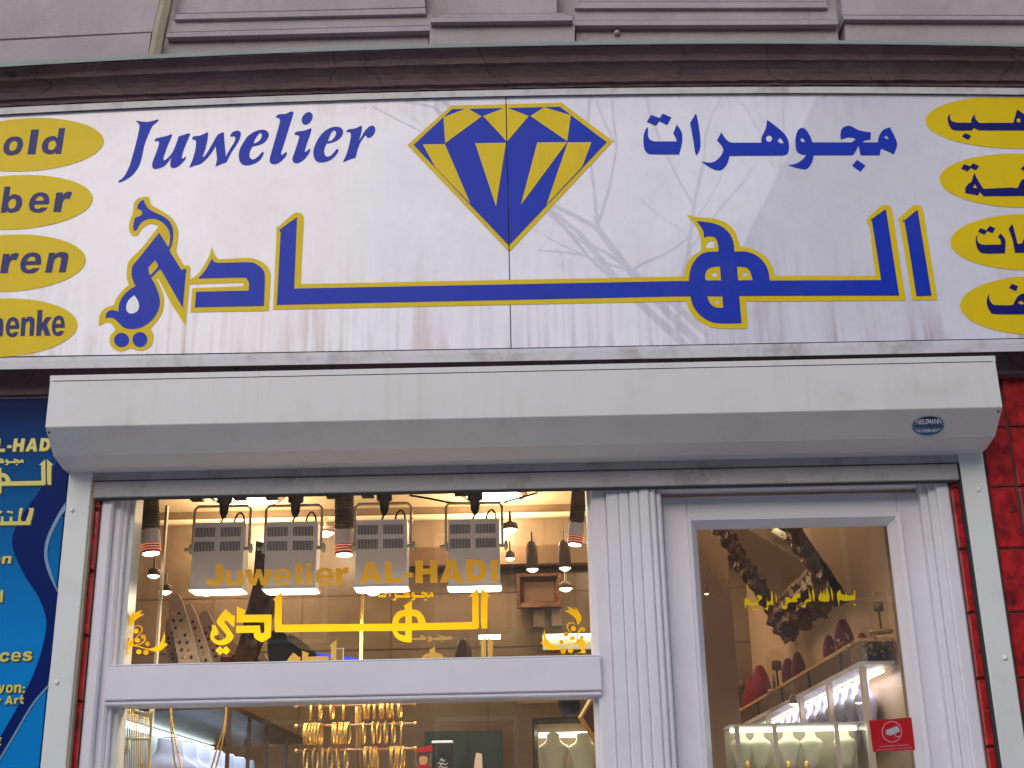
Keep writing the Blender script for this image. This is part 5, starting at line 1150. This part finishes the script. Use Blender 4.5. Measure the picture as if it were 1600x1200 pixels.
# lit showcase with cream busts
YC = .36
sc_ = empty('lit_showcase', U(1250, 1230, YC), 'glass showcase with bright strip light and cream busts behind the door glass', 'showcase')
a, b = U(1150, 1240, YC), U(1352, 1127, YC)
MB().box(a.x, b.x, YC+.15, YC+.16, a.z, b.z-.006).build('back', mat('showcase_back', (.30, .27, .20), rough=.6, noise=.2), sc_)
MB().box(a.x, b.x, YC, YC+.16, b.z-.005, b.z).build('top', M['alu'], sc_)
for px in (1149, 1208, 1305):
    xx = X_(px, YC, 1150); MB().box(xx, xx+.014, YC, YC+.012, a.z, b.z-.0055).build('post', M['bracket'], sc_)
MB().box(a.x+.016, b.x, YC+.12, YC+.13, b.z-.018, b.z-.008).build('tube', M['ledwhite'], sc_)
area('showcase_light', ((a.x+b.x)/2, YC+.07, b.z-.02), .4, .3, (1, .97, .75), parent=sc_, sizey=.08)
for i, px in enumerate((1160, 1188, 1234, 1269, 1322)):
    h = .125; c = U(px, 1180, YC+.08)
    bust((c.x, YC+.08, b.z-.02-h), h, M['cream'], ['first cream bust from the left in the lit showcase', 'second cream bust from the left in the lit showcase', 'third cream bust from the left in the lit showcase', 'fourth cream bust from the left in the lit showcase', 'cream bust beside the red sticker in the lit showcase'][i], 'cream busts in the lit showcase', sy=.4).scale = (.72, 1, 1)
MB().box(a.x, b.x, YC, YC+.16, b.z-.185, b.z-.178).build('shelf', M['glass_int'], sc_)
for i, px in enumerate((1168, 1212, 1232, 1260)):
    c = U(px, 1192, YC+.03); tag(MB().lathe([(.005, -.03), (.007, 0), (.003, .006)], c, seg=8).build('ring_stand', M['gold'], None, True), ['gold ring stand at the left in the lit showcase', 'gold ring stand beside the first post of the lit showcase', 'gold ring stand in the middle of the lit showcase', 'gold ring stand at the right in the lit showcase'][i], 'ring stand', 'gold ring stands')
# velvet busts and glass domes on the wall shelf
def onshelf(px, py): return UX(px, py, XW-.06)
for px, pb, pt, wd_, lab in ((1321, 1020, 968, 31, 'largest dark red velvet bust on the wall shelf'), (1298, 1028, 993, 22, 'dark red velvet bust half behind the largest one'), (1248, 1053, 1020, 20, 'dark red velvet bust in the middle of the shelf, right of its pair'), (1233, 1057, 1029, 17, 'dark red velvet bust in the middle of the shelf, left of its pair'),
                        (1190, 1083, 1040, 24, 'dark red velvet bust near the left end of the shelf'), (1176, 1088, 1057, 15, 'smaller dark red velvet bust beside the one near the left end'), (1168, 1090, 1076, 15, 'lowest dark red velvet bust at the left end of the shelf'), (1348, 1005, 989, 16, 'small dark red velvet bust right of the largest one')):
    c = onshelf(px, pb); t_ = U(px, pt, c.y); h = t_.z-zs_t
    wm = abs(U(px+wd_/2, pb, c.y).x-U(px-wd_/2, pb, c.y).x)
    e = bust((c.x, c.y, zs_t+.0005), h, M['velvet'], lab, 'dark red velvet busts on the wall shelf', 'velvet_bust', velvet=True, sy=.8)
    e.scale = (max(.75, wm/(.74*h)), 1, 1)
dome_g = glassmat('dome_glass', (.95, .92, .86), 1.14, 1.0)
for px, pb, pt, lab in ((1378, 995, 924, 'largest glass dome clock at the right end of the shelf'), (1216, 1072, 1015, 'middle glass dome clock on the shelf'), (1164, 1085, 1044, 'small glass dome clock at the left end of the shelf')):
    c = onshelf(px, pb); c.z = zs_t+.001; h = U(px, pt, c.y).z-zs_t; r_ = h*.24
    e = empty('dome_clock', c, lab, 'clock', 'glass dome clocks on the shelf')
    MB().lathe([(r_*1.15, 0), (r_*1.15, h*.06)], c, seg=18).build('base', M['goldframe'], e, True)
    MB().lathe([(r_, h*.061), (r_, h*.7), (r_*.85, h*.85), (r_*.5, h*.96), (.001, h)], c, seg=20).build('dome', dome_g, e, True)
    MB().lathe([(r_*.1, h*.061), (r_*.1, h*.5), (r_*.5, h*.52), (r_*.5, h*.72), (r_*.1, h*.75)], c, seg=12, sy=.5).build('movement', M['brown'], e, True)
for px, py, n_, lab, mm in ((1150, 1090, 60, 'bunch of dried yellow flowers at the left end of the shelf', 'dried'), (1372, 1008, 90, 'glittering gold garland on the shelf below the largest dome', 'goldframe'), (1118, 905, 55, 'amber glass blossoms of a wall light at the left of the door glass', 'dried')):
    Y0 = UX(px, py, XW-.06).y if px > 1140 else 1.3
    mb = MB(); c = U(px, py, Y0)
    for k in range(n_):
        q = c+Vector((random.gauss(0, .045 if px < 1300 else .10), random.gauss(0, .03), random.gauss(0, .04 if px < 1300 else .022)))
        s2 = random.uniform(.003, .008); a_ = random.random()*6
        mb.add([q+Vector((s2*math.cos(a_), 0, s2*math.sin(a_))), q+Vector((-s2, s2*.6, s2*.3)), q+Vector((0, -s2*.5, -s2*1.2)), q+Vector((s2*.4, s2, s2))], [(0, 1, 2), (0, 2, 3), (0, 3, 1), (1, 3, 2)])
    e = empty('dried_bouquet' if mm == 'dried' else 'gold_garland', c, lab, 'flowers' if mm == 'dried' else 'garland')
    o = mb.build('petals', M[mm], e); o['kind'] = 'stuff'
# big leaning mirror with carved dark frame
A_ = Vector((XW-.05, .62, UX(1315, 960, XW-.05).z)); B_ = Vector((XW-.05, 1.72, UX(1212, 1006, XW-.05).z)); A_.z = B_.z = (A_.z+B_.z)/2
upm = Vector((-.48, 0, .88)).normalized(); H_ = .85; Wd = (B_-A_).length
bmx = empty('carved_mirror', (A_+B_)/2, 'large tilted mirror in a dark carved baroque frame on the wall seen through the door', 'mirror')
al = (B_-A_).normalized(); nm_ = al.cross(upm).normalized()
if nm_.x > 0: nm_ = -nm_
def mp(u_, v_, w_=0): return A_+al*u_+upm*v_+nm_*w_
fw = .185
mk('glass', [mp(fw*.8, fw*.8, .012), mp(Wd-fw*.8, fw*.8, .012), mp(Wd-fw*.8, H_-fw*.8, .012), mp(fw*.8, H_-fw*.8, .012)], [(0, 1, 2, 3)], M['mirror'], bmx)
mk('backing', [mp(.03, .03, 0), mp(Wd-.03, .03, 0), mp(Wd-.03, H_-.03, 0), mp(.03, H_-.03, 0)], [(0, 1, 2, 3)], M['brown'], bmx)
def carved(u0, v0, u1, v1):
    n_, m_ = 110, 16; V = []; F = []
    L_ = math.hypot(u1-u0, v1-v0); du, dv = (u1-u0)/L_, (v1-v0)/L_; nu, nv = -dv, du
    for i in range(n_+1):
        t = i/n_; ed = .007*math.sin(t*23+u0*9)+.003*math.sin(t*57+v0*5)+.007*mnoise.noise(Vector((t*34, u0*7, v0*3)))
        for j in range(m_+1):
            q = j/m_; wv = q*(fw+ (1-q)*0)-(1-q)*ed*1.4
            hh = .036*math.sin(math.pi*min(1, q*1.02))*(.9+.1*math.sin(t*24+q*9)+.55*mnoise.noise(Vector((t*26, q*6, u0+v0*2)))+.18*math.sin(q*22))+.008
            p_ = mp(u0+du*L_*t+nu*wv, v0+dv*L_*t+nv*wv, hh); V.append(p_)
    for i in range(n_):
        for j in range(m_): a = i*(m_+1)+j; F.append((a, a+1, a+m_+2, a+m_+1))
    return mk('carved_side', V, F, M['baroque'], bmx)
carved(0, 0, Wd, 0); carved(Wd, 0, Wd, H_); carved(Wd, H_, 0, H_); carved(0, H_, 0, 0)
